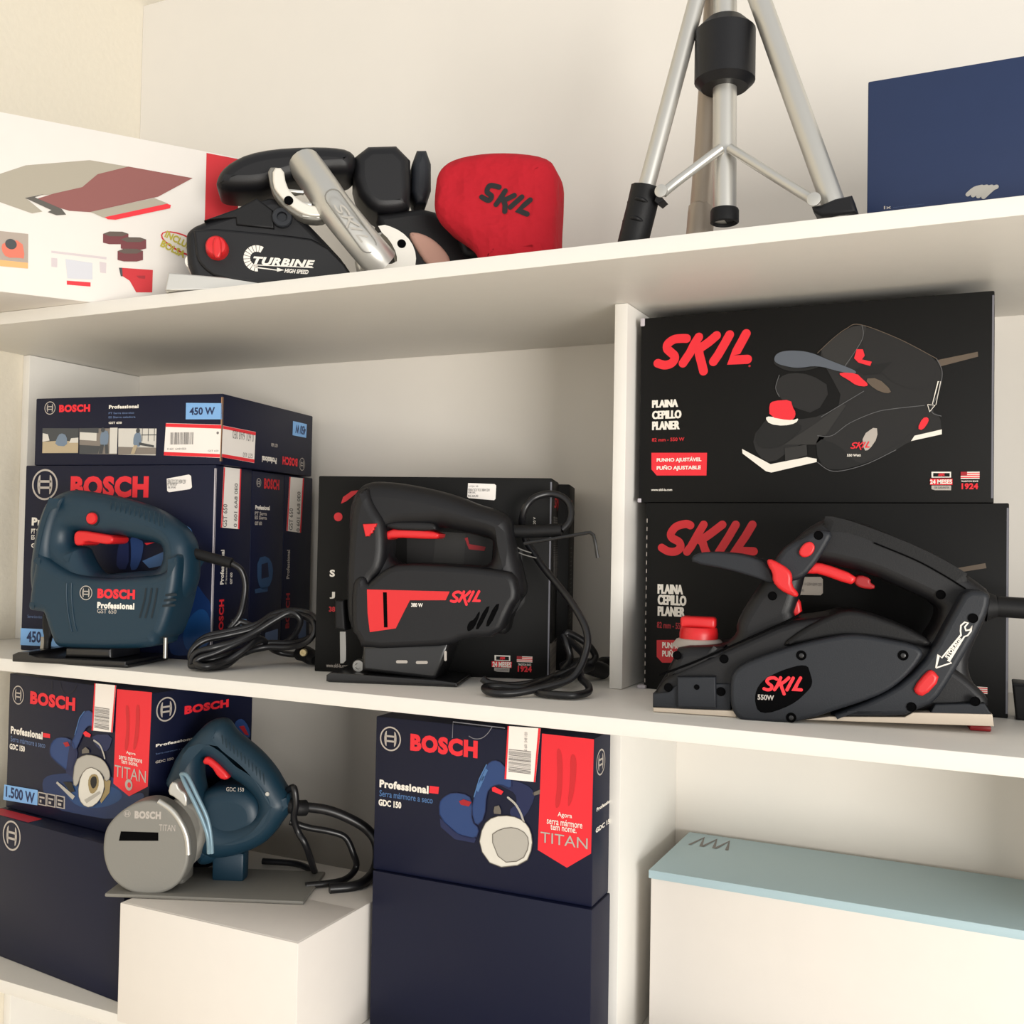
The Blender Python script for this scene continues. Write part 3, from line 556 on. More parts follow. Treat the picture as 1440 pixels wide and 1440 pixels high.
# ------------------------------------------------------------------ materials
MATS = {}
def mat(name, col, rough=.5, metal=0., spec=.4, bump=0., bscale=300., coat=0., var=0.):
    if name in MATS:
        return MATS[name]
    m = bpy.data.materials.new(name)
    m.use_nodes = True
    nt = m.node_tree
    b = nt.nodes['Principled BSDF']
    c = (*lin(col), 1)
    b.inputs['Base Color'].default_value = c
    b.inputs['Roughness'].default_value = rough
    b.inputs['Metallic'].default_value = metal
    b.inputs['Specular IOR Level'].default_value = spec
    b.inputs['Coat Weight'].default_value = coat
    if bump or var:
        tc = nt.nodes.new('ShaderNodeTexCoord')
        n = nt.nodes.new('ShaderNodeTexNoise')
        n.inputs['Scale'].default_value = bscale
        n.inputs['Detail'].default_value = 3
        nt.links.new(tc.outputs['Object'], n.inputs['Vector'])
        if bump:
            bp = nt.nodes.new('ShaderNodeBump')
            bp.inputs['Strength'].default_value = bump
            bp.inputs['Distance'].default_value = .001
            nt.links.new(n.outputs['Fac'], bp.inputs['Height'])
            nt.links.new(bp.outputs['Normal'], b.inputs['Normal'])
        if var:
            mx = nt.nodes.new('ShaderNodeMix')
            mx.data_type = 'RGBA'
            mx.inputs['A'].default_value = c
            mx.inputs['B'].default_value = (*[v*(1-var) for v in c[:3]], 1)
            nt.links.new(n.outputs['Fac'], mx.inputs['Factor'])
            nt.links.new(mx.outputs['Result'], b.inputs['Base Color'])
    MATS[name] = m
    return m

white_board = mat('white_laminate', (230, 227, 221), .42, spec=.35, bump=.03, bscale=60, var=.03)
back_board = mat('back_panel_white', (226, 221, 213), .55, spec=.3, var=.03, bscale=20)
wall_paint = mat('textured_wall_paint', (228, 220, 203), .8, bump=.6, bscale=120, var=.06)
floor_tile = mat('floor_tile', (205, 192, 172), .4, var=.1, bscale=4)
black_card = mat('black_carton', (14, 14, 14), .6, spec=.2, bump=.03, bscale=900, var=.12)
navy_card = mat('navy_carton', (9, 15, 42), .45, spec=.3, bump=.02, bscale=700, var=.1)
raw_card = mat('raw_cardboard', (158, 122, 92), .85)
edge_grey = mat('worn_edge_grey', (112, 112, 120), .6)
edge_pale = mat('worn_edge_pale', (190, 184, 190), .6)
print_red = mat('print_red', (226, 40, 52), .5)
print_red_d = mat('print_red_dark', (158, 26, 36), .5)
print_red_m = mat('print_red_mid', (196, 34, 42), .5)
print_white = mat('print_white', (232, 226, 216), .5)
print_grey = mat('print_grey', (176, 168, 160), .5)
print_dim = mat('print_dim_blue', (92, 112, 150), .5)
label_blue = mat('label_light_blue', (124, 172, 224), .45)
ink = mat('ink_black', (26, 26, 28), .5)
ink_navy = mat('ink_navy', (30, 44, 84), .5)
sticker = mat('sticker_paper', (238, 232, 226), .5)
ink_grey = mat('ink_grey', (120, 116, 114), .6)
glow1 = mat('print_blue_deep', (14, 40, 84), .4)
glow2 = mat('print_blue_bright', (20, 62, 112), .4)
tool_blue = mat('print_tool_blue', (36, 62, 112), .45)
tool_blue_l = mat('print_tool_blue_light', (74, 112, 162), .45)
tool_blue_d = mat('print_tool_blue_dark', (24, 34, 74), .45)
pic_steel = mat('print_steel', (172, 168, 160), .45)
pic_steel_l = mat('print_steel_light', (214, 210, 200), .45)
pic_steel_d = mat('print_steel_dark', (104, 98, 90), .45)
pic_gold = mat('print_gold', (150, 132, 92), .45)
teal = mat('teal_plastic', (18, 46, 62), .42, spec=.4, bump=.06, bscale=900)
teal_grip = mat('teal_rubber_grip', (18, 42, 54), .6, bump=.25, bscale=500)
teal_dark = mat('teal_shadow_groove', (14, 30, 40), .6)
black_pl = mat('black_plastic', (19, 19, 22), .45, spec=.35, bump=.1, bscale=900)
black_soft = mat('black_rubber', (14, 14, 16), .55, spec=.3, bump=.15, bscale=700)
char_pl = mat('charcoal_plastic', (30, 33, 39), .5, spec=.35, bump=.12, bscale=900)
deep_black = mat('deep_black', (4, 4, 5), .8, spec=.05)
red_pl = mat('red_plastic', (208, 34, 38), .38, spec=.45)
steel = mat('steel', (150, 148, 144), .35, metal=.9)
alu = mat('aluminium', (200, 198, 192), .38, metal=.75)
cast_alu = mat('cast_aluminium', (132, 130, 124), .6, metal=.3, bump=.08, bscale=400)
pale_metal = mat('machined_sole', (214, 200, 182), .45, metal=.35)
black_metal = mat('black_metal', (20, 20, 22), .3, spec=.6)
cord_black = mat('black_cord', (18, 18, 21), .35, spec=.5)
brass = mat('brass', (214, 196, 150), .35, metal=.7)

# ------------------------------------------------------------------ geometry helpers
def tr(k):
    """outline in metres; families of outlines are nested one level"""
    v = TRACE_MM.get(k)
    if v is None:
        for i in range(len(k)-1, 0, -1):
            fam = TRACE_MM.get(k[:i])
            if isinstance(fam, dict) and k[i:] in fam:
                v = fam[k[i:]]
                break
    return [tuple(c/1000 for c in q) for q in v]

def smooth2(pts, n, closed=True):
    for _ in range(n):
        q = []
        L = len(pts)
        rng = range(L) if closed else range(L-1)
        if not closed:
            q.append(pts[0])
        for i in rng:
            a, b = pts[i], pts[(i+1) % L]
            q.append(tuple(a[k]*.75+b[k]*.25 for k in range(len(a))))
            q.append(tuple(a[k]*.25+b[k]*.75 for k in range(len(a))))
        if not closed:
            q.append(pts[-1])
        pts = q
    return pts

def catmull(pts, n=6, closed=False):
    out = []
    L = len(pts)
    P = [Vector(p) for p in pts]
    for i in range(L if closed else L-1):
        if closed:
            a, b, c, d = P[i-1], P[i], P[(i+1) % L], P[(i+2) % L]
        else:
            a, b, c, d = P[max(i-1, 0)], P[i], P[i+1], P[min(i+2, L-1)]
        for k in range(n):
            t = k/n
            out.append(tuple(.5*((2*b)+(c-a)*t+(2*a-5*b+4*c-d)*t*t+(3*b-a-3*c+d)*t**3)))
    if not closed:
        out.append(tuple(P[-1]))
    return out

def curve_mesh(cu):
    o = bpy.data.objects.new('tmp', cu)
    m = o.to_mesh()
    v = [tuple(x.co) for x in m.vertices]
    f = [tuple(p.vertices) for p in m.polygons]
    o.to_mesh_clear()
    bpy.data.objects.remove(o)
    bpy.data.curves.remove(cu)
    return v, f

def fill2(loops, half=0., bev=0., res=3):
    cu = bpy.data.curves.new('tmp', 'CURVE')
    cu.dimensions = '2D'
    cu.fill_mode = 'BOTH'
    for l in loops:
        s = cu.splines.new('POLY')
        s.points.add(len(l)-1)
        for p, q in zip(s.points, l):
            p.co = (q[0], q[1], 0, 1)
        s.use_cyclic_u = True
    if half:
        cu.extrude = max(half-bev, 0)
        cu.bevel_depth = bev
        cu.bevel_resolution = res
        cu.offset = -bev
    return curve_mesh(cu)

def prism(prof, y0, y1, bev, m, holes=(), sm=2, res=3):
    """side profile (x, z) given real thickness y0..y1 with rounded rims"""
    loops = [smooth2(list(prof), sm)] + [smooth2(list(h), sm) for h in holes]
    h = (y1-y0)/2
    v, f = fill2(loops, h, min(bev, h*.98), res)
    c = (y0+y1)/2
    return ([(p[0], c-p[2], p[1]) for p in v], f, m, True)

def fr(y):                      # print on a front face at depth y
    return lambda u, v, w: (u, y-w, v)

def sd(x):                      # print on a side face at x
    return lambda u, v, w: (x+w, u, v)

def lay(n):
    return .00025+.00022*n

def flat(prof, mp, m, lvl=0, sm=0):
    v, f = fill2([smooth2(list(prof), sm)])
    w = lay(lvl)
    return ([mp(p[0], p[1], w) for p in v], f, m, False)

def rect(a, b, mp, m, lvl=0):
    w = lay(lvl)
    return ([mp(a[0], a[1], w), mp(b[0], a[1], w), mp(b[0], b[1], w), mp(a[0], b[1], w)], [(0, 1, 2, 3)], m, False)

def ring(c, r0, r1, mp, m, lvl=0, n=32, a0=0., a1=360., sx=1.):
    v, f = [], []
    w = lay(lvl)
    full = a1-a0 >= 360
    for i in range(n+1):
        a = rad(a0+(a1-a0)*i/n)
        v += [mp(c[0]+r*math.cos(a)*sx, c[1]+r*math.sin(a), w) for r in (r0, r1)]
    for i in range(n):
        f.append((2*i, 2*i+1, 2*i+3, 2*i+2))
    return (v, f, m, False)

def disc(c, r, mp, m, lvl=0, n=28, sx=1.):
    w = lay(lvl)
    return ([mp(c[0]+r*math.cos(2*math.pi*i/n)*sx, c[1]+r*math.sin(2*math.pi*i/n), w) for i in range(n)], [tuple(range(n))], m, False)

STK = [0]
def stroke(pts, wd, mp, m, lvl=0, sm=True, square=False):
    P = catmull([(*p, 0) for p in pts], 6) if sm and len(pts) > 2 else [(*p, 0) for p in pts]
    STK[0] = (STK[0]+1) % 5
    w = lay(lvl)+.00003*STK[0]
    P = [Vector((p[0], p[1])) for p in P]
    P = [p for i, p in enumerate(P) if i == 0 or (p-P[i-1]).length > 1e-6]
    n = len(P)
    T_ = [(P[min(i+1, n-1)]-P[max(i-1, 0)]).normalized() for i in range(n)]
    N_ = []
    for i in range(n):
        q = Vector((-T_[i].y, T_[i].x))*wd/2
        if 0 < i < n-1:                      # mitre
            e = (P[i+1]-P[i]).normalized()
            q /= max(abs(q.normalized().dot(Vector((-e.y, e.x)))), .5)
        N_.append(q)
    closed = (P[0]-P[-1]).length < 1e-6
    v, f = [], []
    for p, q in zip(P, N_):
        v += [mp(p.x+q.x, p.y+q.y, w), mp(p.x-q.x, p.y-q.y, w)]
    for i in range(n-1):
        f.append((2*i, 2*i+2, 2*i+3, 2*i+1))
    if not square and not closed:
        for p, t, s in ((P[0], T_[0], -1), (P[-1], T_[-1], 1)):
            k = len(v)
            a0 = math.atan2(t.y, t.x)+(math.pi if s < 0 else 0)
            for i in range(11):
                a = a0-math.pi/2+math.pi*i/10
                v.append(mp(p.x+wd/2*math.cos(a), p.y+wd/2*math.sin(a), w))
            f.append(tuple(range(k, k+11)))
    return (v, f, m, False)

TXT = {}
def text(s, a, b, mp, m, lvl=0, bold=0., rot=0, shear=0.):
    """lettering fitted into the rectangle a..b of a face"""
    key = (s, bold, shear)
    if key not in TXT:
        cu = bpy.data.curves.new('tmp', 'FONT')
        cu.body = s
        cu.offset = bold
        cu.shear = shear
        cu.resolution_u = 3
        if bold >= .05:
            cu.space_character = 1.1
        TXT[key] = curve_mesh(cu)
    v, f = TXT[key]
    if rot == 90:
        v = [(-p[1], p[0]) for p in v]
    elif rot == 180:
        v = [(-p[0], -p[1]) for p in v]
    x0, x1 = min(p[0] for p in v), max(p[0] for p in v)
    z0, z1 = min(p[1] for p in v), max(p[1] for p in v)
    u0, u1 = sorted((a[0], b[0]))
    t0, t1 = sorted((a[1], b[1]))
    w = lay(lvl)
    return ([mp(u0+(p[0]-x0)/(x1-x0)*(u1-u0), t0+(p[1]-z0)/(z1-z0)*(t1-t0), w) for p in v], f, m, False)

def T(s, k, mp, m, **kw):
    a, b = tr(k)
    return text(s, a, b, mp, m, **kw)

def TB(s, k, mp, m, dx=.0004):
    """heavy condensed lettering: three strikes side by side"""
    a, b = tr(k)
    out = []
    for i in (-1, 0, 1):
        out.append(text(s, (a[0]+dx*(i+1), a[1]), (b[0]+dx*(i-1), b[1]), mp, m, lvl=.12*(i+1), bold=.03))
    return out

def F(k, mp, m, lvl=0, sm=0):
    return flat(tr(k), mp, m, lvl, sm)

def bars(k, mp, m, lvl=1, n=24, horiz=False, seed=3):
    """bar code inside the bounds of a profile"""
    P = tr(k)
    u0, u1 = min(p[0] for p in P), max(p[0] for p in P)
    t0, t1 = min(p[1] for p in P), max(p[1] for p in P)
    rn = random.Random(seed)
    v, f = [], []
    w = lay(lvl)
    x = 0.
    while x < 1:
        d = rn.choice((.012, .02, .035))
        e = min(x+d, 1)
        n = len(v)
        q = [(x, 0), (e, 0), (e, 1), (x, 1)]
        if horiz:
            q = [(b_, a_) for a_, b_ in q]
        v += [mp(u0+(u1-u0)*a_, t0+(t1-t0)*b_, w) for a_, b_ in q]
        f.append((n, n+1, n+2, n+3))
        x = e+rn.choice((.012, .02, .03))
    return (v, f, m, False)

def emblem(c, r, mp, lvl=0, m=None, sx=1., rim=.12):
    """ringed armature badge"""
    m = m or print_grey
    out = [ring(c, r*(1-rim), r, mp, m, lvl, sx=sx)]
    for s in (-1, 1):
        pts = [(c[0]+s*r*.36*sx+s*r*.22*sx*math.cos(t), c[1]+r*.62*math.sin(t)) for t in [rad(a) for a in range(-90, 91, 20)]]
        inner = [(c[0]+s*r*.36*sx, c[1]+r*.62), (c[0]+s*r*.36*sx, c[1]-r*.62)]
        out.append(flat(pts+inner, mp, m, lvl))
    for zz in (.2, -.2):
        out.append(rect((c[0]-r*.5*sx, c[1]+r*(zz-.075)), (c[0]+r*.5*sx, c[1]+r*(zz+.075)), mp, m, lvl))
    return out

def brush_logo(prefix, mp, m, wd, lvl=0):
    return [stroke(tr(prefix+k), wd, mp, m, lvl, sm=(k == 'S')) for k in ('S', 'K1', 'K2', 'K3', 'I', 'L')]

# the same brush lettering in a unit box, for the small repeats
BRUSH = {'S': [(.34, .86), (.27, .93), (.16, .88), (.1, .72), (.15, .57), (.22, .45), (.2, .28), (.12, .22), (.03, .27)],
         'K1': [(.44, .95), (.40, .7), (.35, .45), (.29, .25)], 'K2': [(.64, .97), (.54, .75), (.42, .55)], 'K3': [(.44, .66), (.47, .4), (.53, .04)],
         'I': [(.75, .97), (.68, .65), (.60, .28)], 'L': [(.93, 1.), (.86, .7), (.78, .33), (.95, .33)]}
def brush_small(a, b, mp, m, lvl=0, wd=.12):
    h = abs(b[1]-a[1])
    u0, u1 = min(a[0], b[0]), max(a[0], b[0])
    t0 = min(a[1], b[1])
    return [stroke([(u0+(u1-u0)*x, t0+h*z) for x, z in p], wd*h*1.15, mp, m, lvl, sm=(k == 'S')) for k, p in BRUSH.items()]

def tube(pts, r, m, n=5, sm=True, res=4, closed=False):
    P = catmull(pts, n, closed) if sm and len(pts) > 2 else pts
    cu = bpy.data.curves.new('tmp', 'CURVE')
    cu.dimensions = '3D'
    s = cu.splines.new('POLY')
    s.points.add(len(P)-1)
    for p, q in zip(s.points, P):
        p.co = (*q, 1)
    s.use_cyclic_u = closed
    cu.bevel_depth = r
    cu.bevel_resolution = res
    cu.use_fill_caps = True
    v, f = curve_mesh(cu)
    return (v, f, m, True)

def cone(p0, p1, r0, r1, m, n=24, smooth=True):
    a, b = Vector(p0), Vector(p1)
    d = (b-a).normalized()
    q = d.to_track_quat('Z', 'Y')
    v, f = [], []
    for c, r in ((a, r0), (b, r1)):
        for i in range(n):
            t = 2*math.pi*i/n
            v.append(tuple(c+q @ Vector((r*math.cos(t), r*math.sin(t), 0))))
    for i in range(n):
        f.append((i, (i+1) % n, n+(i+1) % n, n+i))
    f += [tuple(range(n)), tuple(range(n, 2*n))]
    return (v, f, m, smooth)

def lathe(c, axis, prof, m, n=28):
    """prof: (radius, distance along axis)"""
    q = Vector(axis).normalized().to_track_quat('Z', 'Y')
    v, f = [], []
    for r, h in prof:
        for i in range(n):
            t = 2*math.pi*i/n
            v.append(tuple(Vector(c)+q @ Vector((r*math.cos(t), r*math.sin(t), h))))
    for j in range(len(prof)-1):
        for i in range(n):
            f.append((j*n+i, j*n+(i+1) % n, (j+1)*n+(i+1) % n, (j+1)*n+i))
    f += [tuple(range(n)), tuple(range((len(prof)-1)*n, len(prof)*n))]
    return (v, f, m, True)

def block(a, b, m, bev=.001, seg=2):
    bm = bmesh.new()
    bmesh.ops.create_cube(bm, size=1)
    for v in bm.verts:
        v.co = Vector([(a[i]+b[i])/2+v.co[i]*(b[i]-a[i]) for i in range(3)])
    if bev:
        bmesh.ops.bevel(bm, geom=bm.edges[:], offset=bev, segments=seg, affect='EDGES', profile=.5)
    v = [tuple(x.co) for x in bm.verts]
    bm.verts.index_update()
    f = [tuple(x.index for x in p.verts) for p in bm.faces]
    bm.free()
    return (v, f, m, True)

def poly3(pts, m):
    return (list(pts), [tuple(range(len(pts)))], m, False)

def part(name, chunks, parent=None, label=None, angle=40):
    if isinstance(chunks, tuple):
        chunks = [chunks]
    flatc = []
    for c in chunks:
        flatc += c if isinstance(c, list) else [c]
    V, Fc, mi, sm, ms = [], [], [], [], []
    for v, f, m, s in flatc:
        if m not in ms:
            ms.append(m)
        k = len(V)
        V += v
        Fc += [tuple(i+k for i in p) for p in f]
        mi += [ms.index(m)]*len(f)
        sm += [s]*len(f)
    me = bpy.data.meshes.new(name)
    me.from_pydata(V, [], Fc)
    for m in ms:
        me.materials.append(m)
    me.polygons.foreach_set('material_index', mi)
    me.polygons.foreach_set('use_smooth', sm)
    if any(sm):
        bm = bmesh.new()
        bm.from_mesh(me)
        bmesh.ops.recalc_face_normals(bm, faces=bm.faces[:])
        bm.to_mesh(me)
        bm.free()
        me.set_sharp_from_angle(angle=rad(angle))
    me.update()
    o = bpy.data.objects.new(name, me)
    COL.objects.link(o)
    if parent:
        o.parent = parent
    if label:
        o['label'] = label
    return o

def thing(name, loc, deg, label, cat, group=None):
    o = bpy.data.objects.new(name, None)
    COL.objects.link(o)
    o.empty_display_size = .02
    o.location = loc
    o.rotation_euler = (0, 0, rad(deg))
    o['label'] = label
    o['category'] = cat
    if group:
        o['group'] = group
    return o

def struct(name, chunks):
    o = part(name, chunks)
    o['kind'] = 'structure'
    return o

# ------------------------------------------------------------------ room and shelving
ZU, TH, ZL = .3942, .0142, -.356
XL, XR, YP, YB = -.7752, 1.25, .1528, .3463
struct('floor', block((-3, -4.5, -1.3), (3.5, .5, -1.25), floor_tile, 0))
struct('wall_left', block((XL-.1, -1.6, -1.25), (XL, .42, 1.5), wall_paint, 0))
struct('wall_back', block((XL-.1, .42, -1.25), (3.4, .5, 1.5), wall_paint, 0))

su = thing('shelving_unit', (0, 0, -1.25), 0, 'white laminate shelving unit holding the boxed power tools, with set-back divider panels', 'shelving')
su_z = 1.25
def sub(z0, z1):
    return z0+su_z, z1+su_z
def board(name, a, b, bev=.0008, m=None):
    return part(name, block((a[0], a[1], a[2]+su_z), (b[0], b[1], b[2]+su_z), m or white_board, bev), su)
for z in (ZU, 0, ZL, -.74):
    board('shelf_board', (XL+.0004, 0, z-TH), (XR, YB, z))
board('back_panel', (XL+.0004, YB+.0002, -1.25), (XR, YB+.006, .95), 0, back_board)
for x, spans in ((.0662, ((0, ZU-TH), (ZL, -TH), (-.74, ZL-TH))), (.53, ((ZL, -TH), (-.74, ZL-TH))), (.67, ((0, ZU-TH),))):  # far upper divider is out of view, placed to shade the back panel
    for z0, z1 in spans:
        board('divider_panel', (x, YP, z0+.0003), (x+.0133, YB, z1-.0003))
for z0, z1 in ((0, ZU-TH), (ZL, -TH), (-.74, ZL-TH)):
    board('side_panel', (XL+.0004, YP, z0+.0003), (-.7619, YB, z1-.0003))

# ------------------------------------------------------------------ cartons
def carton(t, w, d, h, m, wear=None, nm='carton', bev=.0012):
    c = [block((0, 0, 0), (w, d, h), m, bev)]
    part(nm, c, t)
    if wear:
        mp = fr(0)
        ch = [rect((w-.0018, .004), (w-.0002, h-.004), mp, wear, 0)]
        mp = sd(w)
        ch.append(rect((.0002, .004), (.0012, h-.004), mp, wear, 0))
        part('worn_corner_edge', ch, t, 'pale scuffed corner edge')

# --- black planer cartons
white_card = mat('white_carton', (226, 220, 213), .5, var=.04, bscale=40)
def warranty(p, mp, t, lvl=0):
    ch = [F(p+'badge1', mp, print_white, 1), F(p+'badge1i', mp, black_card, 2)]
    P = tr(p+'badge1i')
    u0, u1, t0, t1 = min(q[0] for q in P), max(q[0] for q in P), min(q[1] for q in P), max(q[1] for q in P)
    ch += brush_small((u0+(u1-u0)*.3, t0+(t1-t0)*.1), (u0+(u1-u0)*.7, t1-(t1-t0)*.15), mp, print_red, 3, .2)
    ch += [F(p+'24', mp, print_red, 3), T('24 MESES', p+'24t', mp, print_white, lvl=4, bold=.04), F(p+'gar', mp, print_grey, 1)]
    P = tr(p+'gar')
    u0, u1, t0, t1 = min(q[0] for q in P), max(q[0] for q in P), min(q[1] for q in P), max(q[1] for q in P)
    ch.append(text('DE GARANTIA', (u0+(u1-u0)*.16, t0+(t1-t0)*.3), (u1-(u1-u0)*.08, t1-(t1-t0)*.22), mp, ink_grey, 2, .02))
    part('warranty_badge', ch, t, 'red and white two year warranty badge')
    P = tr(p+'flag')
    u0, u1, t0, t1 = min(q[0] for q in P), max(q[0] for q in P), min(q[1] for q in P), max(q[1] for q in P)
    ch = []
    for i in range(7):
        a = t0+(t1-t0)*i/7
        ch.append(rect((u0, a), (u1, a+(t1-t0)/7), mp, print_white if i % 2 == 0 else print_red, 1))
    ch.append(rect((u0, t0+(t1-t0)*.43), (u0+(u1-u0)*.34, t1), mp, print_red_d, 2))
    part('striped_flag_print', ch, t, 'small striped flag printed over the year 1924')
    part('year_lettering', [T('TRADITION SINCE', p+'trad', mp, print_white, lvl=1, bold=.02), T('1924', p+'1924', mp, print_red, lvl=1, bold=.05)], t)

tG = thing('planer_carton', (.0868, .1731, .1838), 0, 'black planer carton with its full picture showing, stacked on the lower black planer carton', 'box', 'black planer cartons')
carton(tG, .3195, .16, .184, black_card, edge_grey)
mp = fr(0)
part('brand_logo', brush_logo('g_logo', mp, print_red, .0087)+[disc(tr('g_reg')[0], .0011, mp, print_red_d)], tG, 'large red brush lettering')
part('product_title', [TB('PLAINA', 'g_t1', mp, print_white), TB('CEPILLO', 'g_t2', mp, print_white), TB('PLANER', 'g_t3', mp, print_white),
                       T('82 mm - 550 W', 'g_t4', mp, print_red_m, bold=.02)], tG)
part('feature_tag', [F('g_tag', mp, print_red, 0), T('PUNHO AJUSTÁVEL', 'g_tag1', mp, print_white, lvl=1, bold=.04), T('PUÑO AJUSTABLE', 'g_tag2', mp, print_white, lvl=1, bold=.04)], tG, 'red tag with white lettering')
part('web_address', T('www.skil-la.com', 'g_www', mp, print_white, bold=.02), tG)
warranty('g_', mp, tG)
g1, g2, g3, g4 = mat('print_black_1', (25, 24, 24), .5), mat('print_black_2', (40, 39, 38), .5), mat('print_black_3', (92, 92, 94), .5), mat('print_black_4', (92, 80, 68), .5)
g5 = mat('print_slate', (84, 90, 100), .5)
blk = mat('print_pure_black', (12, 12, 12), .5)
ch = [F('gp_body', mp, g1, 0, 1), F('gp_handletop', mp, g2, 1, 1), F('gp_handlemid', mp, g1, 2, 1), F('gp_pipe', mp, g1, 1, 1), F('gp_rim', mp, g2, 2), F('gp_frontbox', mp, blk, 3, 1),
      F('gp_opening2', mp, blk, 3), F('gp_coverd', mp, blk, 3, 1), F('gp_cover', mp, g1, 2, 1), F('gp_glint', mp, print_grey, 4, 1), F('gp_guide', mp, g2, 4),
      F('gp_horn', mp, g4, 4, 1), F('gp_palmside', mp, blk, 3, 1), F('gp_palm', mp, g5, 5, 2), F('gp_cord', mp, g4, 1),
      F('gp_ring', mp, print_white, 4, 1), F('gp_sole', mp, print_white, 4), F('gp_rsole', mp, print_white, 3)]
for i in range(1, 8):
    ch.append(stroke(tr(f'gp_edge{i}'), .0006, mp, g4 if i == 1 else g3, 4))
ch += [F('gp_knob', mp, print_red, 5, 1), F('gp_trig', mp, print_red, 5), F('gp_lever', mp, print_red, 6, 1), F('gp_storage', mp, print_red, 4, 1)]
ch += [stroke(tr('gp_arrow')+tr('gp_arrow')[:1], .0005, mp, print_white, 5, False), stroke(tr('gp_arrowline'), .0005, mp, print_white, 5, False), T('550 Watt', 'gp_watt', mp, print_white, lvl=5, bold=.03)]
ch += brush_small(*tr('gp_skil'), mp, print_red, 5, .14)
part('product_picture', ch, tG, 'picture of a black and red planer')
part('lid_flap', poly3([(.006, .02, .1842), (.07, .004, .1846), (.066, .014, .1868), (.01, .03, .187)], raw_card), tG, 'lifted brown cardboard flap')
part('torn_corner', block((-.0006, -.001, .176), (.004, .003, .1842), edge_pale, .001), tG, 'scuffed white top corner')
part('torn_corner', block((-.0008, -.0008, .0), (.003, .002, .004), edge_pale, .0006), tG, 'scuffed white bottom corner')

tH = thing('planer_carton', (.095, .1731, 0), 0, 'black planer carton standing on the shelf behind the black planer, lower of the two', 'box', 'black planer cartons')
carton(tH, .3235, .16, .1835, black_card, edge_grey)
part('brand_logo', brush_logo('h_logo', mp, print_red_m, .0079), tH, 'large red brush lettering')
part('product_title', [TB('PLAINA', 'h_t1', mp, print_white), TB('CEPILLO', 'h_t2', mp, print_white), TB('PLANER', 'h_t3', mp, print_white),
                       T('82 mm - 550 W', 'h_t4', mp, print_red_d, bold=.02)], tH)
part('feature_tag', [F('h_tag', mp, print_red_m, 0), T('PUNHO AJUSTÁVEL', 'h_tag1', mp, print_white, lvl=1, bold=.04), T('PUÑO AJUSTABLE', 'h_tag2', mp, print_white, lvl=1, bold=.04)], tH, 'red tag with white lettering')
part('price_sticker', [F('h_sticker', mp, print_grey, 1), T('PLAINA 3 1/4 550W 82MM 220V', 'h_st1', mp, ink_grey, lvl=2), T('450,00', 'h_st2', mp, ink_grey, lvl=2)], tH, 'white price sticker')
P = tr('h_flag')
part('striped_flag_print', [rect((P[0][0], P[2][1]+(P[0][1]-P[2][1])*i/7), (P[1][0], P[2][1]+(P[0][1]-P[2][1])*(i+1)/7), mp, print_white if i % 2 == 0 else print_red, 1) for i in range(7)], tH, 'small striped flag')
part('product_picture', F('h_cordpic', mp, g4, 1), tH, 'printed brown cord')
part('perforation', [rect((.0008, .006+i*.0083), (.0016, .010+i*.0083), mp, print_grey, 0) for i in range(20)], tH, 'white perforation dashes')
part('torn_corner', block((-.0055, -.004, 0), (.003, .006, .0035), edge_pale, .001), tH, 'white torn corner flap')

# --- black jigsaw cartons
tE = thing('jigsaw_carton', (-.2483, .1008, 0), 17.76, 'black carton with price sticker directly behind the black and red jigsaw', 'box', 'black jigsaw cartons')
carton(tE, .2515, .0775, .209, black_card, edge_grey)
mp = fr(0)
ch = [F('e_logopic', mp, print_red_m, 0), disc([(a+b)/2 for a, b in zip(*tr('e_dot'))], .0047, mp, print_red_m, 0)]
part('brand_logo', ch, tE, 'red lettering mostly covered by the jigsaw')
part('product_title', [text(s, *tr(k), mp, m, bold=.04) for s, k, m in (('S', 'e_S', print_white), ('J', 'e_J', print_white), ('38', 'e_red', print_red_m))], tE)
part('web_address', T('www.skil-la.com', 'e_www', mp, print_grey, bold=.02), tE)
part('price_sticker', [F('e_sticker', mp, sticker, 1), T('LOJA 28', 'e_st0', mp, ink_grey, lvl=2), T('SERRA TICO TICO 380W 220V', 'e_st1', mp, ink, lvl=2), T('4380 SKIL', 'e_st2', mp, ink, lvl=2), T('R$ 264,00', 'e_st3', mp, ink, lvl=2)], tE, 'white price sticker')
warranty('e_', mp, tE)
part('product_picture', [F('e_pic_panel', mp, g1, 0), F('e_pic_l', mp, g2, 1), F('e_pic_red', mp, print_red_d, 2), T('220 V', 'e_small', mp, print_white, lvl=0, rot=90)], tE, 'picture partly seen through the jigsaw handle')
mp = sd(.2515)
ch = brush_small(*tr('e_side_logo'), mp, print_red_m, 0, .14)
part('side_logo', ch, tE, 'small red lettering')
part('side_lettering', [text('xxxxxxxx'.replace('x', 'Iil'[i % 3]), *tr(f'e_side_l{i}'), mp, ink_grey, 0) for i in range(26)], tE, 'fine grey rows of small print')
part('barcode_label', [F('e_side_lbl', mp, print_grey, 0), bars('e_side_lbl', mp, ink_grey, 1, horiz=True)], tE, 'pale bar code label')
qx, qy = math.cos(rad(17.76)), math.sin(rad(17.76))
tF = thing('jigsaw_carton', (-.2483+.0125*qx-.0782*qy, .1008+.0125*qy+.0782*qx, 0), 17.76, 'black carton squeezed between the back panel and the black carton wearing the price sticker', 'box', 'black jigsaw cartons')
carton(tF, .2515, .0765, .207, black_card, None)
part('side_lettering', [text('Iil'*5, (.02, .05+i*.005), (.045, .0513+i*.005), sd(.2515), ink_grey, 0) for i in range(18)]+brush_small((.012, .176), (.036, .19), sd(.2515), print_red_d, 0, .14), tF, 'fine grey rows of small print and a small red logo')

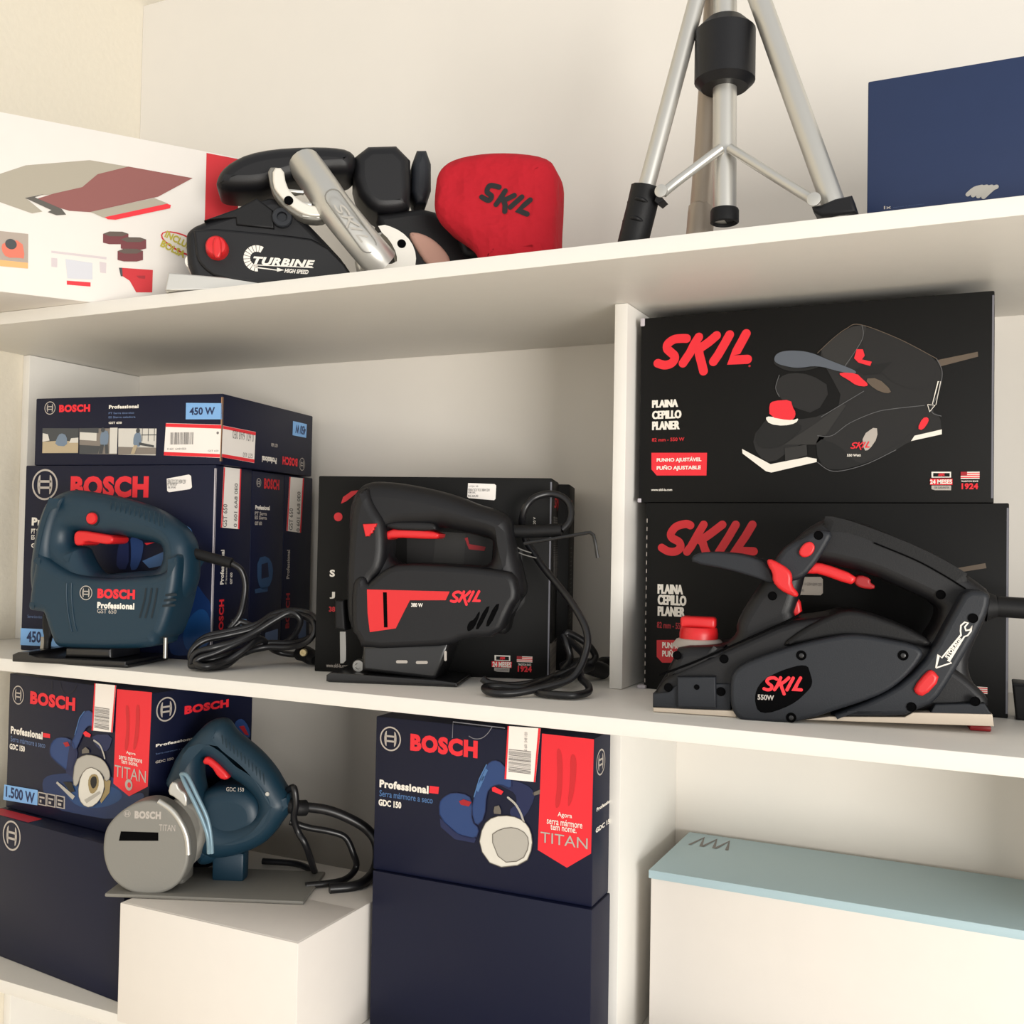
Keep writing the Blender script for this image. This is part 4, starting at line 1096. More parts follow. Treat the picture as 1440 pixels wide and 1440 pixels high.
# --- navy jigsaw cartons
def pos_in(o, deg, x, y, z=0):
    return (o[0]+x*math.cos(rad(deg))-y*math.sin(rad(deg)), o[1]+x*math.sin(rad(deg))+y*math.cos(rad(deg)), o[2]+z)
OA = (-.657, .0667, 0)
tA = thing('jigsaw_carton', OA, 8.7, 'navy carton with large red lettering directly behind the teal jigsaw', 'box', 'navy jigsaw cartons')
carton(tA, .2645, .0775, .2235, navy_card, edge_pale)
mp = fr(0)
def rim(k):
    a, b = tr(k)
    return a, math.hypot(b[0]-a[0], b[1]-a[1])
part('brand_emblem', emblem(*rim('a_emb'), mp), tA, 'silver ringed emblem')
part('brand_logo', T('BOSCH', 'a_bosch', mp, print_red, bold=.06), tA, 'large red lettering')
part('product_title', [T('Professional', 'a_prof', mp, print_white, bold=.05), T('PT Serra tico-tico', 'a_l1', mp, print_white, bold=.02), T('ES Sierra caladora', 'a_l2', mp, print_white, bold=.02), T('GST 650', 'a_l3', mp, print_white, bold=.03),
                       T('Serra tico-tico', 'a_small', mp, print_dim)], tA)
part('wattage_label', [F('a_blue', mp, label_blue, 0), T('450 W', 'a_450', mp, ink_navy, lvl=1, bold=.03)], tA, 'light blue label')
part('price_sticker', [F('a_st', mp, sticker, 1), T('SERRA TICO-TICO 450W 220V', 'a_st1', mp, ink, lvl=2), T('GST 650 BOSCH', 'a_st2', mp, ink, lvl=2), T('R$ 399,00', 'a_st3', mp, ink, lvl=2)], tA, 'white price sticker')
part('product_picture', [F('a_glow', mp, glow1, 0, 2), F('a_glow2', mp, glow2, 1, 2), F('a_pic1', mp, tool_blue_d, 1, 1), F('a_pic2', mp, tool_blue, 2, 1), F('a_pic3', mp, tool_blue_l, 3), F('a_pic4', mp, print_red, 3), F('a_pic5', mp, tool_blue_l, 1, 1)], tA, 'picture of a blue jigsaw on a blue glow')
def side_labels(t, p, mp):
    a, b = tr(p+'_st'), None
    part('barcode_label', [F(p+'_st', mp, sticker, 0), F(p+'_stl', mp, print_red, 1), F(p+'_str', mp, print_red, 1), T('GST 650', p+'_t1', mp, ink_grey, lvl=1, rot=90, bold=.02), T('0 601 6A8 0E0', p+'_t2', mp, ink_grey, lvl=1, rot=90, bold=.02)], t, 'white label with red borders')
mp = sd(.2645)
side_labels(tA, 'as', mp)
part('side_lettering', [T('Professional', 'as_prof', mp, print_white, rot=90, bold=.03), T('PT Serra tico-tico', 'as_l1', mp, print_white, rot=90), T('GST 650', 'as_l3', mp, print_white, rot=90, bold=.02), T('BOSCH', 'as_bosch', mp, print_red, rot=90, bold=.05)], tA)
part('side_wattage_label', F('as_blue', mp, label_blue, 0), tA, 'light blue label')
OB = pos_in(OA, 8.7, 0, .0784)
tB = thing('jigsaw_carton', OB, 8.7, 'navy carton sandwiched as the middle of the three upright navy cartons', 'box', 'navy jigsaw cartons')
carton(tB, .2645, .0775, .2225, navy_card, None)
def shift(f, d):
    return lambda u, v, w: f(u-d, v, w)
mp = shift(sd(.2645), .0784)
part('side_logo', emblem(tr('bs_emb')[0], .0055, mp)+[T('BOSCH', 'bs_bosch', mp, print_red_m, bold=.05)], tB, 'ringed emblem and red lettering')
part('side_lettering', [T('Professional', 'bs_prof', mp, print_white, bold=.04), T('PT Serra', 'bs_l1', mp, print_grey, bold=.02), T('ES Sierra', 'bs_l2', mp, print_grey, bold=.02), T('GST 650', 'bs_l3', mp, print_grey, bold=.03)], tB)
part('product_picture', [F('bs_pic', mp, mat('print_ghost_blue', (28, 58, 92), .5), 0, 1), F('bs_pic2', mp, navy_card, 1), F('bs_plate', mp, mat('print_ghost_blue', (28, 58, 92), .5), 0)], tB, 'small blue picture of a jigsaw')
part('side_wattage_label', F('bs_blue', mp, print_dim, 0), tB, 'light blue label')
OC = pos_in(OA, 8.7, 0, .1568)
tC = thing('jigsaw_carton', OC, 8.7, 'navy carton nearest the back panel, rearmost of the three upright navy cartons', 'box', 'navy jigsaw cartons')
carton(tC, .2645, .0755, .2225, navy_card, None)
mp = shift(sd(.2645), .1568)
side_labels(tC, 'cs', mp)
part('side_lettering', [T('Professional', 'cs_prof', mp, print_grey, rot=90, bold=.03), T('BOSCH', 'cs_bosch', mp, print_red_d, rot=90, bold=.05)], tC)
part('side_wattage_label', F('cs_blue', mp, print_dim, 0), tC, 'light blue label')
tD = thing('jigsaw_carton', (-.6474, .0705, .2238), 8.7, 'navy carton lying flat across the tops of the three upright navy cartons', 'box', 'navy jigsaw cartons')
carton(tD, .2595, .217, .0815, navy_card, raw_card)
mp = fr(0)
part('brand_emblem', emblem(*rim('d_emb'), mp), tD, 'silver ringed emblem')
part('brand_logo', T('BOSCH', 'd_bosch', mp, print_red, bold=.06), tD, 'red lettering')
part('product_title', [T('Professional', 'd_prof', mp, print_white, bold=.05), T('PT Serra tico-tico', 'd_l1', mp, print_dim, bold=.02), T('ES Sierra caladora', 'd_l2', mp, print_dim, bold=.02), T('GST 650', 'd_l3', mp, print_white, bold=.03)], tD)
part('wattage_label', [F('d_blue', mp, label_blue, 0), T('450 W', 'd_450', mp, ink_navy, lvl=1, bold=.03)], tD, 'light blue label')
part('barcode_label', [F('d_st', mp, sticker, 1), F('d_std1', mp, print_red, 2), F('d_std2', mp, print_red, 2), bars('d_bar', mp, ink_grey, 2), T('0 601 6A8 0E0', 'd_stt', mp, ink_grey, lvl=2), T('GST 650', 'd_stt2', mp, ink_grey, lvl=2), disc(tr('d_ce')[0], .0016, mp, ink_grey, 2),
                       flat(tr('ds_st'), sd(.2595), sticker, 1), flat(tr('ds_d1'), sd(.2595), print_red, 2), flat(tr('ds_d2'), sd(.2595), print_red, 2), text('0 601 6A8 0E0', *tr('ds_t1'), sd(.2595), ink_grey, 2, rot=180), text('GST 650', *tr('ds_t2'), sd(.2595), ink_grey, 2, rot=180)], tD, 'white bar code label with red borders, folded round the corner')
pA, pB, pC, pD = mat('photo_sand', (176, 160, 132), .6), mat('photo_dark', (70, 72, 74), .6), mat('photo_pale', (206, 202, 194), .6), mat('photo_skin_grey', (128, 120, 112), .6)
pE = mat('photo_shirt', (112, 128, 146), .6)
def photo(k, i):
    P = tr(k)
    u0, u1 = P[3][0], P[1][0]
    t0, t1 = P[3][1], P[0][1]
    def q(*pts):
        return [(u0+(u1-u0)*a, t0+(t1-t0)*b) for a, b in pts]
    ch = [flat(P, mp, (pB, pD, pC)[i], 0)]
    if i == 0:
        ch += [flat(q((0, 0), (1, 0), (1, .4), (.6, .5), (0, .45)), mp, pA, 1), flat(q((.35, .3), (.7, .25), (.68, .7), (.5, .8), (.4, .6)), mp, pE, 2, 1), flat(q((0, .45), (.2, .5), (.15, .75), (0, .8)), mp, pC, 2), flat(q((.75, .4), (1, .4), (1, .6), (.8, .58)), mp, pC, 2)]
    elif i == 1:
        ch += [flat(q((0, .55), (.45, .5), (.45, .85), (0, .9)), mp, pC, 1), flat(q((.0, .85), (.5, .8), (.5, 1), (0, 1)), mp, pB, 2), flat(q((0, 0), (.5, 0), (.55, .3), (0, .35)), mp, pB, 1), flat(q((.56, .3), (.76, .3), (.78, .85), (.62, .92), (.54, .7)), mp, pE, 2, 1), flat(q((.52, 0), (.62, 0), (.66, .35), (.56, .35)), mp, pB, 3), flat(q((.7, 0), (.78, 0), (.76, .35), (.68, .35)), mp, pB, 3), disc(q((.62, .92))[0], .0028, mp, pB, 3), flat(q((.8, 0), (1, 0), (1, 1), (.8, 1)), mp, pC, 1)]
    else:
        ch += [flat(q((0, 0), (1, 0), (1, .25), (0, .3)), mp, pD, 1), flat(q((.4, .3), (.62, .3), (.6, .8), (.5, .88), (.4, .7)), mp, pE, 2, 1), flat(q((.34, .02), (.44, .02), (.52, .35), (.42, .35)), mp, pA, 3), disc(q((.52, .9))[0], .0028, mp, pB, 3), flat(q((.55, .36), (.95, .26), (.95, .34), (.56, .46)), mp, pB, 3)]
        for a in (.62, .78, .94):
            ch.append(flat(q((a, .5), (a+.015, .5), (a+.015, 1), (a, 1)), mp, pB, 1))
        ch.append(flat(q((.6, .72), (1, .72), (1, .75), (.6, .75)), mp, pB, 1))
    part('photo_print', ch, tD, 'small photograph of a worker on a building site')
for i in range(3):
    photo(f'd_pic{i}', i)
mp = sd(.2595)
part('side_lettering', [T('BOSCH', 'ds_bosch', mp, print_red, rot=180, bold=.05), T('Professional', 'ds_prof', mp, print_white, rot=180, bold=.04), T('GST 650', 'ds_l1', mp, print_grey, rot=180, bold=.03)]+emblem(tr('ds_emb')[0], .0085, mp, sx=.9), tD, 'upside-down lettering and emblem')
part('side_wattage_label', [F('ds_blue', mp, label_blue, 0), T('450 W', 'ds_450', mp, ink_navy, lvl=1, rot=180, bold=.03)], tD, 'light blue upside-down label')

# --- navy marble saw cartons
def icons(p, mp):
    ch = []
    for i in range(3):
        P = tr(f'{p}{i}')
        u0, u1, t0, t1 = P[0][0], P[1][0], P[3][1], P[1][1]
        w, h = u1-u0, t1-t0
        ch.append(flat(P, mp, print_grey, 1))
        ch.append(rect((u0+w*.1, t0+h*.1), (u1-w*.1, t1-h*.1), mp, navy_card, 2))
        ch.append(rect((u0+w*.2, t0+h*.55), (u1-w*.2, t0+h*.68), mp, print_grey, 3))
        ch.append(rect((u0+w*.25, t0+h*.22), (u0+w*(.45+.1*i), t0+h*.42), mp, print_grey, 3))
    return ch
def picture(p, mp, full):
    ch = [F(p+'motor', mp, tool_blue, 1, 1), F(p+'rear', mp, tool_blue_d, 2, 1), F(p+'handle', mp, tool_blue, 3, 1), F(p+'shade', mp, tool_blue_d, 2), F(p+'red', mp, print_red, 4), F(p+'label', mp, print_red_d, 4)]
    if full:
        ch += [F(p+'teeth', mp, pic_gold, 3), F(p+'guard', mp, pic_steel, 4, 1), F(p+'disc', mp, pic_steel_l, 5, 1), F(p+'white2', mp, pic_steel, 6), F(p+'hub', mp, pic_gold, 6, 1), F(p+'hub2', mp, ink, 7, 1), F(p+'base', mp, pic_steel, 4), F(p+'blk', mp, ink, 4), F(p+'knob', mp, pic_steel_d, 5)]
    else:
        ch += [F(p+'grips', mp, tool_blue_l, 4), F(p+'grips2', mp, tool_blue_l, 4), F(p+'cordp', mp, pic_steel_d, 2), F(p+'guard', mp, pic_steel_l, 4, 1), F(p+'disc', mp, pic_steel, 5, 1), F(p+'knob', mp, pic_steel_d, 5)]
    ch.append(stroke(tr(p+'hose'), .0022, mp, pic_steel, 4))
    for k, m in (('motor', tool_blue_d), ('handle', tool_blue_d), ('disc', pic_steel_d), ('guard', pic_steel_d)):
        q = smooth2(tr(p+k), 1)
        ch.append(stroke(q+q[:1], .0007, mp, m, 4.5 if k in ('motor', 'handle') else 6, False))
    q = tr(p+'handle')
    ch += [stroke([q[i], q[i+1]], .0012, mp, tool_blue_l, 5, False) for i in (1, 2)]
    return ch
tL = thing('marble_saw_carton', (-.679, .0703, -.1925), -6.08, 'navy carton with light blue 1.500 W label and red banner, behind the teal saw', 'box', 'navy marble saw cartons')
carton(tL, .2594, .15, .1625, navy_card, None)
mp = fr(0)
part('brand_emblem', emblem(*rim('l_emb'), mp, sx=1.), tL, 'silver ringed emblem')
q = tr('l_bosch_q')
part('brand_logo', text('BOSCH', (q[0][0], q[3][1]), (q[1][0], q[0][1]), mp, print_red, 1, .06), tL, 'red lettering')
part('product_title', [T('Professional', 'l_prof', mp, print_white, bold=.05), F('l_red', mp, print_red, 0), T('Serra mármore a seco', 'l_l1', mp, print_dim, bold=.01), T('GDC 150', 'l_l2', mp, print_white, bold=.04)], tL)
part('barcode_label', [F('l_barst', mp, sticker, 6), F('l_barl', mp, print_red, 7), F('l_barr', mp, print_red, 7), bars('l_bars', mp, ink_grey, 7, horiz=True, seed=5)], tL, 'white bar code label with red edges')
fold_red = mat('print_red_fold', (196, 34, 42), .5)
def banner(p, mp, t):
    ch = [F(p+'ban', mp, print_red, 1), F(p+'band1', mp, fold_red, 2, 2), F(p+'band2', mp, fold_red, 2, 2)]
    ch += [T('Agora', p+'ag1', mp, print_white, lvl=3, bold=.01), T('serra mármore', p+'ag2', mp, print_white, lvl=3, bold=.01), T('tem nome.', p+'ag3', mp, print_white, lvl=3, bold=.01), T('TITAN', p+'titan', mp, print_grey, lvl=3)]
    part('red_banner', ch, t, 'red curtain-like banner with white lettering')
banner('l_', mp, tL)
part('banner_mark', [disc(tr('l_t')[0], .0062, mp, print_grey, 3), disc((tr('l_t')[0][0]+.001, tr('l_t')[0][1]), .003, mp, print_red, 4)], tL, 'small pale round mark')
part('wattage_label', [F('l_blue', mp, label_blue, 1), T('1.500 W', 'l_1500', mp, ink_navy, lvl=2, bold=.03)], tL, 'light blue label')
part('feature_icon_row', icons('l_ic', mp), tL, 'three small square icons')
part('product_picture', [F('l_glow', mp, glow1, 0, 2), F('l_glow2', mp, glow2, 0.6, 2)]+picture('lp_', mp, True), tL, 'picture of a blue marble saw with a steel disc guard')
part('tuck_flap', [stroke([(.085, .160), (.085, .149)], .0008, mp, ink, 1), stroke([(.10, .16), (.106, .150), (.116, .148), (.126, .153), (.131, .16)], .0007, mp, ink, 1)], tL, 'cut lines of the closing flap')
mp = sd(.2594)
part('side_emblem', emblem(tr('ls_emb')[0], .0135, mp), tL, 'silver ringed emblem')
part('side_logo', T('BOSCH', 'ls_bosch', mp, print_red, bold=.06), tL, 'red lettering')
part('side_lettering', [T('Professional', 'ls_prof', mp, print_white, bold=.05), T('Serra mármore a seco', 'ls_l1', mp, print_dim), T('GDC 150', 'ls_gdc', mp, print_grey, bold=.03)], tL)
part('side_picture', [F('ls_pic', mp, tool_blue, 1, 1), F('ls_pic2', mp, print_red_d, 2)], tL, 'blue picture of a saw handle')
tL2 = thing('marble_saw_carton', (-.686, .046, -.3558), -6.08, 'navy carton under the one with the 1.500 W label, its red top edge showing', 'box', 'navy marble saw cartons')
carton(tL2, .2594, .15, .1625, navy_card, None)
part('brand_emblem', emblem(*rim('l2_emb'), fr(0)), tL2, 'silver ringed emblem')
part('top_print', flat([(.004, .002), (.085, .002), (.085, .02), (.004, .02)], lambda u, v, w: (u, v, .1625+w), print_red_m, 0), tL2, 'red print on the top face')
tR = thing('marble_saw_carton', (-.1709, .1035, -.198), .87, 'navy carton with a blue saw picture standing beside the shaded back panel, against the divider', 'box', 'navy marble saw cartons')
carton(tR, .24, .15, .157, navy_card, None)
mp = fr(0)
part('brand_emblem', emblem(*rim('r_emb'), mp), tR, 'silver ringed emblem')
q = tr('r_bosch_q')
part('brand_logo', text('BOSCH', (q[0][0], q[3][1]), (q[1][0], q[0][1]), mp, print_red, 0, .06), tR, 'red lettering')
part('product_title', [T('Professional', 'r_prof', mp, print_white, bold=.05), F('r_red', mp, print_red, 0), T('Serra mármore a seco', 'r_l1', mp, tool_blue_l, bold=.01), T('GDC 150', 'r_l2', mp, print_white, bold=.04)], tR)
part('barcode_label', [F('r_barst', mp, sticker, 6), F('r_barl', mp, print_red, 7), F('r_barr', mp, print_red, 7), bars('r_bars', mp, ink_grey, 7, horiz=True, seed=5), text('0 601 548 1E0', (tr('r_barst')[0][0]+.018, tr('r_barst')[0][1]-.022), (tr('r_barst')[0][0]+.021, tr('r_barst')[0][1]-.004), mp, ink_grey, 7, rot=90)], tR, 'white bar code label with red edges')
banner('r_', mp, tR)
part('product_picture', picture('rp_', mp, False), tR, 'picture of a blue marble saw with a steel disc guard')
part('tuck_flap', [stroke(tr('r_tab'), .0009, mp, edge_grey, 1, False), stroke(tr('r_arc'), .0008, mp, edge_grey, 1)], tR, 'cut lines of the closing flap')
mp = sd(.24)
e0 = tr('rs_emb')[0]
part('side_lettering', emblem((.018, e0[1]), .0125, mp)+[T('Professional', 'rs_prof', mp, print_white, bold=.05), T('GDC 150', 'rs_l2', mp, print_white, bold=.04)], tR, 'silver emblem and white lettering')
tR2 = thing('marble_saw_carton', (-.169, .1, -.3558), .6, 'plain navy carton at the bottom of the stack against the divider', 'box', 'navy marble saw cartons')
carton(tR2, .24, .15, .1575, navy_card, None)
tS = thing('saw_stand_carton', (-.402, -.012, -.3558), 0, 'plain white carton lying flat under the teal marble saw', 'box')
carton(tS, .225, .2, .1205, white_card, None)
part('lid_flap', block((.002, .002, .1202), (.223, .098, .1208), white_card, .0002), tS)

tK = thing('flat_lid_box', (.1, .19, -.3558), 0, 'box with a pale teal lettered lid in the compartment below the planer', 'box')
part('carton', block((0, 0, 0), (.34, .145, .172), white_card, .001), tK)
part('lid', block((-.002, -.002, .166), (.342, .147, .1745), mat('pale_teal_card', (168, 192, 200), .5), .001), tK, 'pale teal lid')
mpt = lambda u, v, w: (u, v, .1745+w)
part('lid_print', [stroke([(.012+i*.014, .1), (.019+i*.014, .132), (.024+i*.014, .1)], .0035, mpt, ink_grey, 0, False) for i in range(3)], tK, 'dark blurred print')

# --- white sander carton, turned and overhanging the top shelf
tW = thing('sander_carton', (-.4797, .0076, ZU+.0002), 54, 'white carton with belt sander pictures on the top shelf, overhanging the front edge', 'box')
part('carton', block((-.27, 0, 0), (.15, .11, .19), white_card, .0015), tW)
mp = fr(0)
sg, mar, mard = mat('print_sander_grey', (166, 158, 142), .55), mat('print_belt_maroon', (138, 84, 80), .55), mat('print_roll_dark', (92, 78, 70), .55)
def clipu(k, u1=.1495, t1=.188, u0=-.268):
    return [(max(min(a, u1), u0), min(max(b, .001), t1)) for a, b in tr(k)]
part('product_picture', [flat(clipu('w_silver'), mp, sg, 0), flat(clipu('w_belt'), mp, mar, 1), flat(clipu('w_dark'), mp, mat('print_dark_grey', (88, 84, 78), .55), 2), flat(clipu('w_plate'), mp, sg, 2), flat(clipu('w_redstrip'), mp, print_red, 3)], tW, 'picture of a belt sander with maroon belt')
part('accessory_picture', [c for i in range(3) for c in (flat(clipu(f'w_roll{i}'), mp, mat('print_roll_maroon', (112, 52, 56), .55), i), flat(clipu(f'w_rollt{i}'), mp, mard, i+.5))]+[flat(clipu('w_bag'), mp, print_red_m, 1), flat(clipu('w_bagtip'), mp, pB, 2), flat(clipu('w_baglogo'), mp, print_red_d, 2)], tW, 'pictures of sanding belts and a red dust bag')
a, b = tr('w_ball')
part('photo_print', [flat(clipu('w_photo'), mp, mat('photo_taupe', (172, 158, 146), .6), 0), flat(clipu('w_ph_table'), mp, mat('photo_orange', (234, 176, 116), .6), 1), flat(clipu('w_ph_tool'), mp, mat('photo_coral', (226, 118, 96), .6), 2, 1), disc(a, .0055, mp, pB, 3)], tW, 'small photograph of an orange tool')
part('inset_panel', [flat(clipu('w_tagbox'), mp, mat('print_pale_blue_grey', (204, 204, 210), .55), 0), flat(clipu('w_tagbar'), mp, mat('print_pale_mauve', (206, 194, 196), .55), 0), flat(clipu('w_tl'), mp, mat('print_pale_mauve', (206, 194, 196), .55), 0), flat(clipu('w_tr'), mp, mat('print_pale_mauve', (206, 194, 196), .55), 0), flat(clipu('w_tag'), mp, print_red, 1)], tW, 'pale inset picture with a red caption strip')
ty = tr('w_yt')[0]
def tilt(u, v, w):
    return (ty[0]-.002+u*.93+v*.36, -w, ty[1]+.004-u*.36+v*.93)
part('starburst_badge', [flat(clipu('w_ell'), mp, print_red_m, 1, 1), flat(clipu('w_elli'), mp, mat('print_pale_grey', (212, 204, 190), .55), 2, 1),
                         text('INCLUI', (0, .002), (.027, .0105), tilt, mat('print_olive_yellow', (176, 164, 50), .55), 3, .04), text('BOLSA', (0, -.010), (.028, -.0015), tilt, mat('print_olive_yellow', (176, 164, 50), .55), 3, .04)], tW, 'oval badge with yellow lettering and red rim')
part('red_corner_print', [rect((.112, .07), (.1495, .188), mp, print_red_m, 0), rect((.126, .1165), (.145, .1175), mp, print_white, 1), rect((.126, .108), (.14, .1086), mp, print_white, 1)], tW, 'red printed corner')

# --- blue box on the top shelf
tBB = thing('blue_carton', (.312, .07, ZU+.0002), 0, 'blue carton with a picture of silver rods on the top shelf beyond the tripod', 'box')
part('carton', block((0, 0, 0), (.24, .18, .13), mat('mid_blue_carton', (32, 48, 84), .5, var=.1, bscale=60), .0012), tBB)
mp = fr(0)
part('lettering', [T('1x', 'bb_1x', mp, print_grey, bold=.03), T('Suporte + Accesorios', 'bb_t', mp, print_dim)], tBB, 'small pale lettering')
part('product_picture', [stroke([(q[0], q[1]) for q in tr(f'bb_c{i}')], .0035, mp, pic_steel, i*.5) for i in range(4)], tBB, 'picture of four silver rods')

# ------------------------------------------------------------------ tools
def rod(prof, y, r, m, n=16):
    return tube([(a, y, b) for a, b in prof], r, m, sm=False)

def recess(c, r, y, m=None):
    """dark screw well in a housing face"""
    return lathe((c[0], y, c[1]), (0, -1, 0), [(r*1.15, 0), (r*1.1, .0006), (r, .0006), (r*.9, .0002)], m or deep_black, 20)

def screw(c, r, y):
    ch = [lathe((c[0], y, c[1]), (0, -1, 0), [(r*1.2, 0), (r*1.15, .0008), (r, .0008), (r*.85, .0003)], deep_black, 20),
          lathe((c[0], y-.0003, c[1]), (0, -1, 0), [(r*.55, 0), (r*.55, .0008), (r*.3, .001)], black_metal, 12)]
    return ch

# --- teal jigsaw
t = thing('jigsaw', (-.5679, -.0165, .0003), 11.8, 'teal jigsaw with red trigger and round red button on the middle shelf', 'jigsaw')
part('handle_housing', prism(tr('bj_main'), .019, .061, .0175, teal, [tr('bj_hole')], 2, 5), t)
part('motor_housing', [prism(tr('bj_housing'), .0085, .0625, .010, teal, sm=2, res=4), prism(tr('bj_front'), .0125, .0625, .014, teal, sm=2, res=4)], t)
mp = fr(.0085)
part('grip_ridges', [tube([(.105+i*.006, .0188+.0009*abs(j-2), .165+.0035*j-.0013*i) for j in range(5)], .0005, teal_grip, sm=False) for i in range(12)], t, 'ribbed rubber grip')
part('trigger', prism(tr('bj_trigger'), .0225, .054, .003, red_pl, sm=1), t, 'red trigger')
a, r = rim('bj_button')
part('lock_button', [lathe((a[0], .0215, a[1]), (0, -1, 0), [(r*1.2, 0), (r*1.2, .003), (r*1.0, .0032)], teal_dark), lathe((a[0], .022, a[1]), (0, -1, 0), [(r*.95, 0), (r*.95, .0055), (r*.8, .0068), (.0005, .0072)], red_pl)], t, 'round red lock button')
part('brand_emblem', [disc(rim('bj_emblem')[0], rim('bj_emblem')[1]*1.02, mp, teal_dark, 0)]+emblem(*rim('bj_emblem'), mp, 1), t, 'silver ringed emblem')
part('brand_logo', T('BOSCH', 'bj_bosch', mp, print_red, bold=.06), t, 'red lettering')
part('model_lettering', [T('Professional', 'bj_prof', mp, print_white, bold=.05), T('GST 650', 'bj_gst', mp, print_grey, bold=.01)], t, 'white lettering')
part('side_ribs', [tube(catmull([(u, .0085, v) for u, v in tr(k)], 5), .0012, teal, sm=False) for k in ('bj_rib1', 'bj_rib2')], t)
part('cooling_slots', [stroke(tr(f'bj_slot{i}'), .0024, mp, teal_dark, 0) for i in range(3)]+[stroke(tr(f'bj_vent{i}'), .0026, fr(.0092), teal_dark, 1, False) for i in range(3)], t, 'dark cooling slots')
part('foot_plate', [prism(tr('bj_plate'), .001, .079, .0012, black_metal, sm=0), block((.0, .001, .0), (.144, .079, .0035), black_metal, .001)], t)
part('foot_bracket', prism(tr('bj_bracket'), .012, .068, .004, black_metal, sm=0), t)
part('blade_holder', prism(tr('bj_plunger'), .037, .045, .003, black_soft, sm=1), t)
part('saw_blade', prism([(a, max(b, .004)) for a, b in tr('bj_blade')], .0395, .0405, .0002, steel, sm=0), t)
P = tr('bj_pin')
part('hex_key', tube([((P[0][0]+P[1][0])/2, .012, max(P[2][1], .003)), ((P[0][0]+P[1][0])/2, .012, P[0][1])], .0023, steel, sm=False), t, 'bright steel key tip')
part('cord_sleeve', tube(tr('bj_sleeve'), .0058, black_soft), t)
c1 = tr('bj_cord')
part('power_cord', [tube(c1+[tr('bj_coil3')[1]], .0034, cord_black)]+[tube(tr(k), .0034, cord_black, closed=(k != 'bj_coil3')) for k in ('bj_coil1', 'bj_coil2', 'bj_coil3')]
     + [tube([(x, y+.006, z+.004) if z > .01 else (x, y+.006, z+.0055) for x, y, z in tr('bj_coil1')], .0034, cord_black, closed=True)], t, 'black power cord tied in a loose bundle')
pl = tr('bj_plug')
part('mains_plug', [cone(pl[0], pl[1], .007, .009, black_soft), cone(pl[1], pl[2], .009, .0088, black_soft), cone(pl[2], pl[3], .0088, .005, black_soft)], t)
pr = tr('bj_prong')[0]
part('plug_prong', lathe((pr[0], pr[1]-.002, pr[2]), (0, -1, 0), [(.0042, 0), (.0042, .003), (.0035, .0036), (.0015, .0036), (.0012, .003)], brass, 18), t, 'pale round contact')

# --- black and red jigsaw
t = thing('jigsaw', (-.1904, .0402, .0003), 16.6, 'black jigsaw with red side panel and red trigger on the middle shelf', 'jigsaw')
part('handle_housing', prism(tr('sj_main'), .0175, .0565, .016, black_pl, [tr('sj_hole')], 2, 5), t)
part('motor_housing', prism(tr('sj_housing'), .0065, .0675, .007, black_pl, sm=1, res=4), t)
part('gear_housing', [prism(tr('sj_front'), .0115, .0625, .010, black_pl, sm=2, res=4), prism(tr('sj_guard'), .026, .048, .003, black_soft, sm=0)], t)
part('rear_fin', prism(tr('sj_rearfin'), .03, .066, .006, black_soft, sm=1), t)
part('trigger', prism(tr('sj_trigger'), .0205, .053, .003, red_pl, sm=1), t, 'red trigger')
part('trigger_guard', prism(tr('sj_trigtop'), .0185, .055, .003, black_pl, sm=1), t)
part('lock_wedge', prism(tr('sj_lock'), .0085, .02, .001, red_pl, sm=0), t, 'small red lock wedge')
mp = fr(.0065)
part('side_panel', [F('sj_red', mp, red_pl, 0), F('sj_redslot', mp, deep_black, 1)], t, 'red side panel with a black slot')
part('brand_logo', brush_small(*tr('sj_skil'), mp, print_red, 1, .17), t, 'red brush lettering')
part('wattage_lettering', T('380 W', 'sj_360', mp, print_white, lvl=1, bold=.03), t)
part('cooling_slots', [F(f'sj_slot{i}', mp, deep_black, 0, 1) for i in range(3)], t, 'dark slanted cooling slots')
part('foot_plate', [prism(tr('sj_plate'), .001, .074, .0012, black_metal, sm=0), block((.002, .001, 0), (.133, .074, .0032), black_metal, .001)], t)
part('foot_bracket', [prism([(a, max(b, .004)) for a, b in tr('sj_bracket')], .010, .066, .004, black_metal, sm=0)], t)
mb = fr(.010)
part('bracket_holes', [stroke(tr('sj_hole1'), .003, mb, print_grey, 1, False), stroke(tr('sj_hole2'), .003, mb, print_grey, 1, False), stroke(tr('sj_hole3'), .0026, mb, print_grey, 1, False)], t, 'pale slots in the bracket')
a, r = rim('sj_roller')
part('guide_roller', [lathe((a[0], .024, a[1]), (0, -1, 0), [(r, 0), (r, .005), (r*.85, .0065), (r*.5, .0065), (r*.45, .0045), (.0006, .0045)], steel), cone((a[0]+.004, .03, a[1]+.006), (a[0]+.006, .03, a[1]+.014), .004, .004, steel)], t, 'steel guide roller')
part('saw_blade', [prism([(u, max(v, .0045)) for u, v in tr('sj_blade')], .034, .0352, .0002, steel, sm=0)], t, 'bright steel blade')
part('cord_sleeve', tube(tr('sj_sleeve'), .0066, black_soft), t)
part('power_cord', [tube(tr('sj_cordloop'), .0036, cord_black, 6), tube(tr('sj_cord2'), .0036, cord_black, 6), tube(tr('sj_cord3'), .0036, cord_black, 6), tube(tr('sj_bundle'), .0085, cord_black)], t, 'black power cord looped down onto the shelf')
pl = tr('sj_plug')
part('mains_plug', [cone(pl[0], pl[1], .007, .0085, black_soft), cone(pl[1], pl[2], .0085, .006, black_soft)], t)
part('hex_key', tube(tr('sj_hexkey'), .0017, black_metal, sm=False, res=2), t, 'dark bent hex key')
part('cable_clip', [tube(tr('sj_wire1'), .0008, steel), tube(tr('sj_wire2'), .0008, steel)], t, 'thin wire clip')

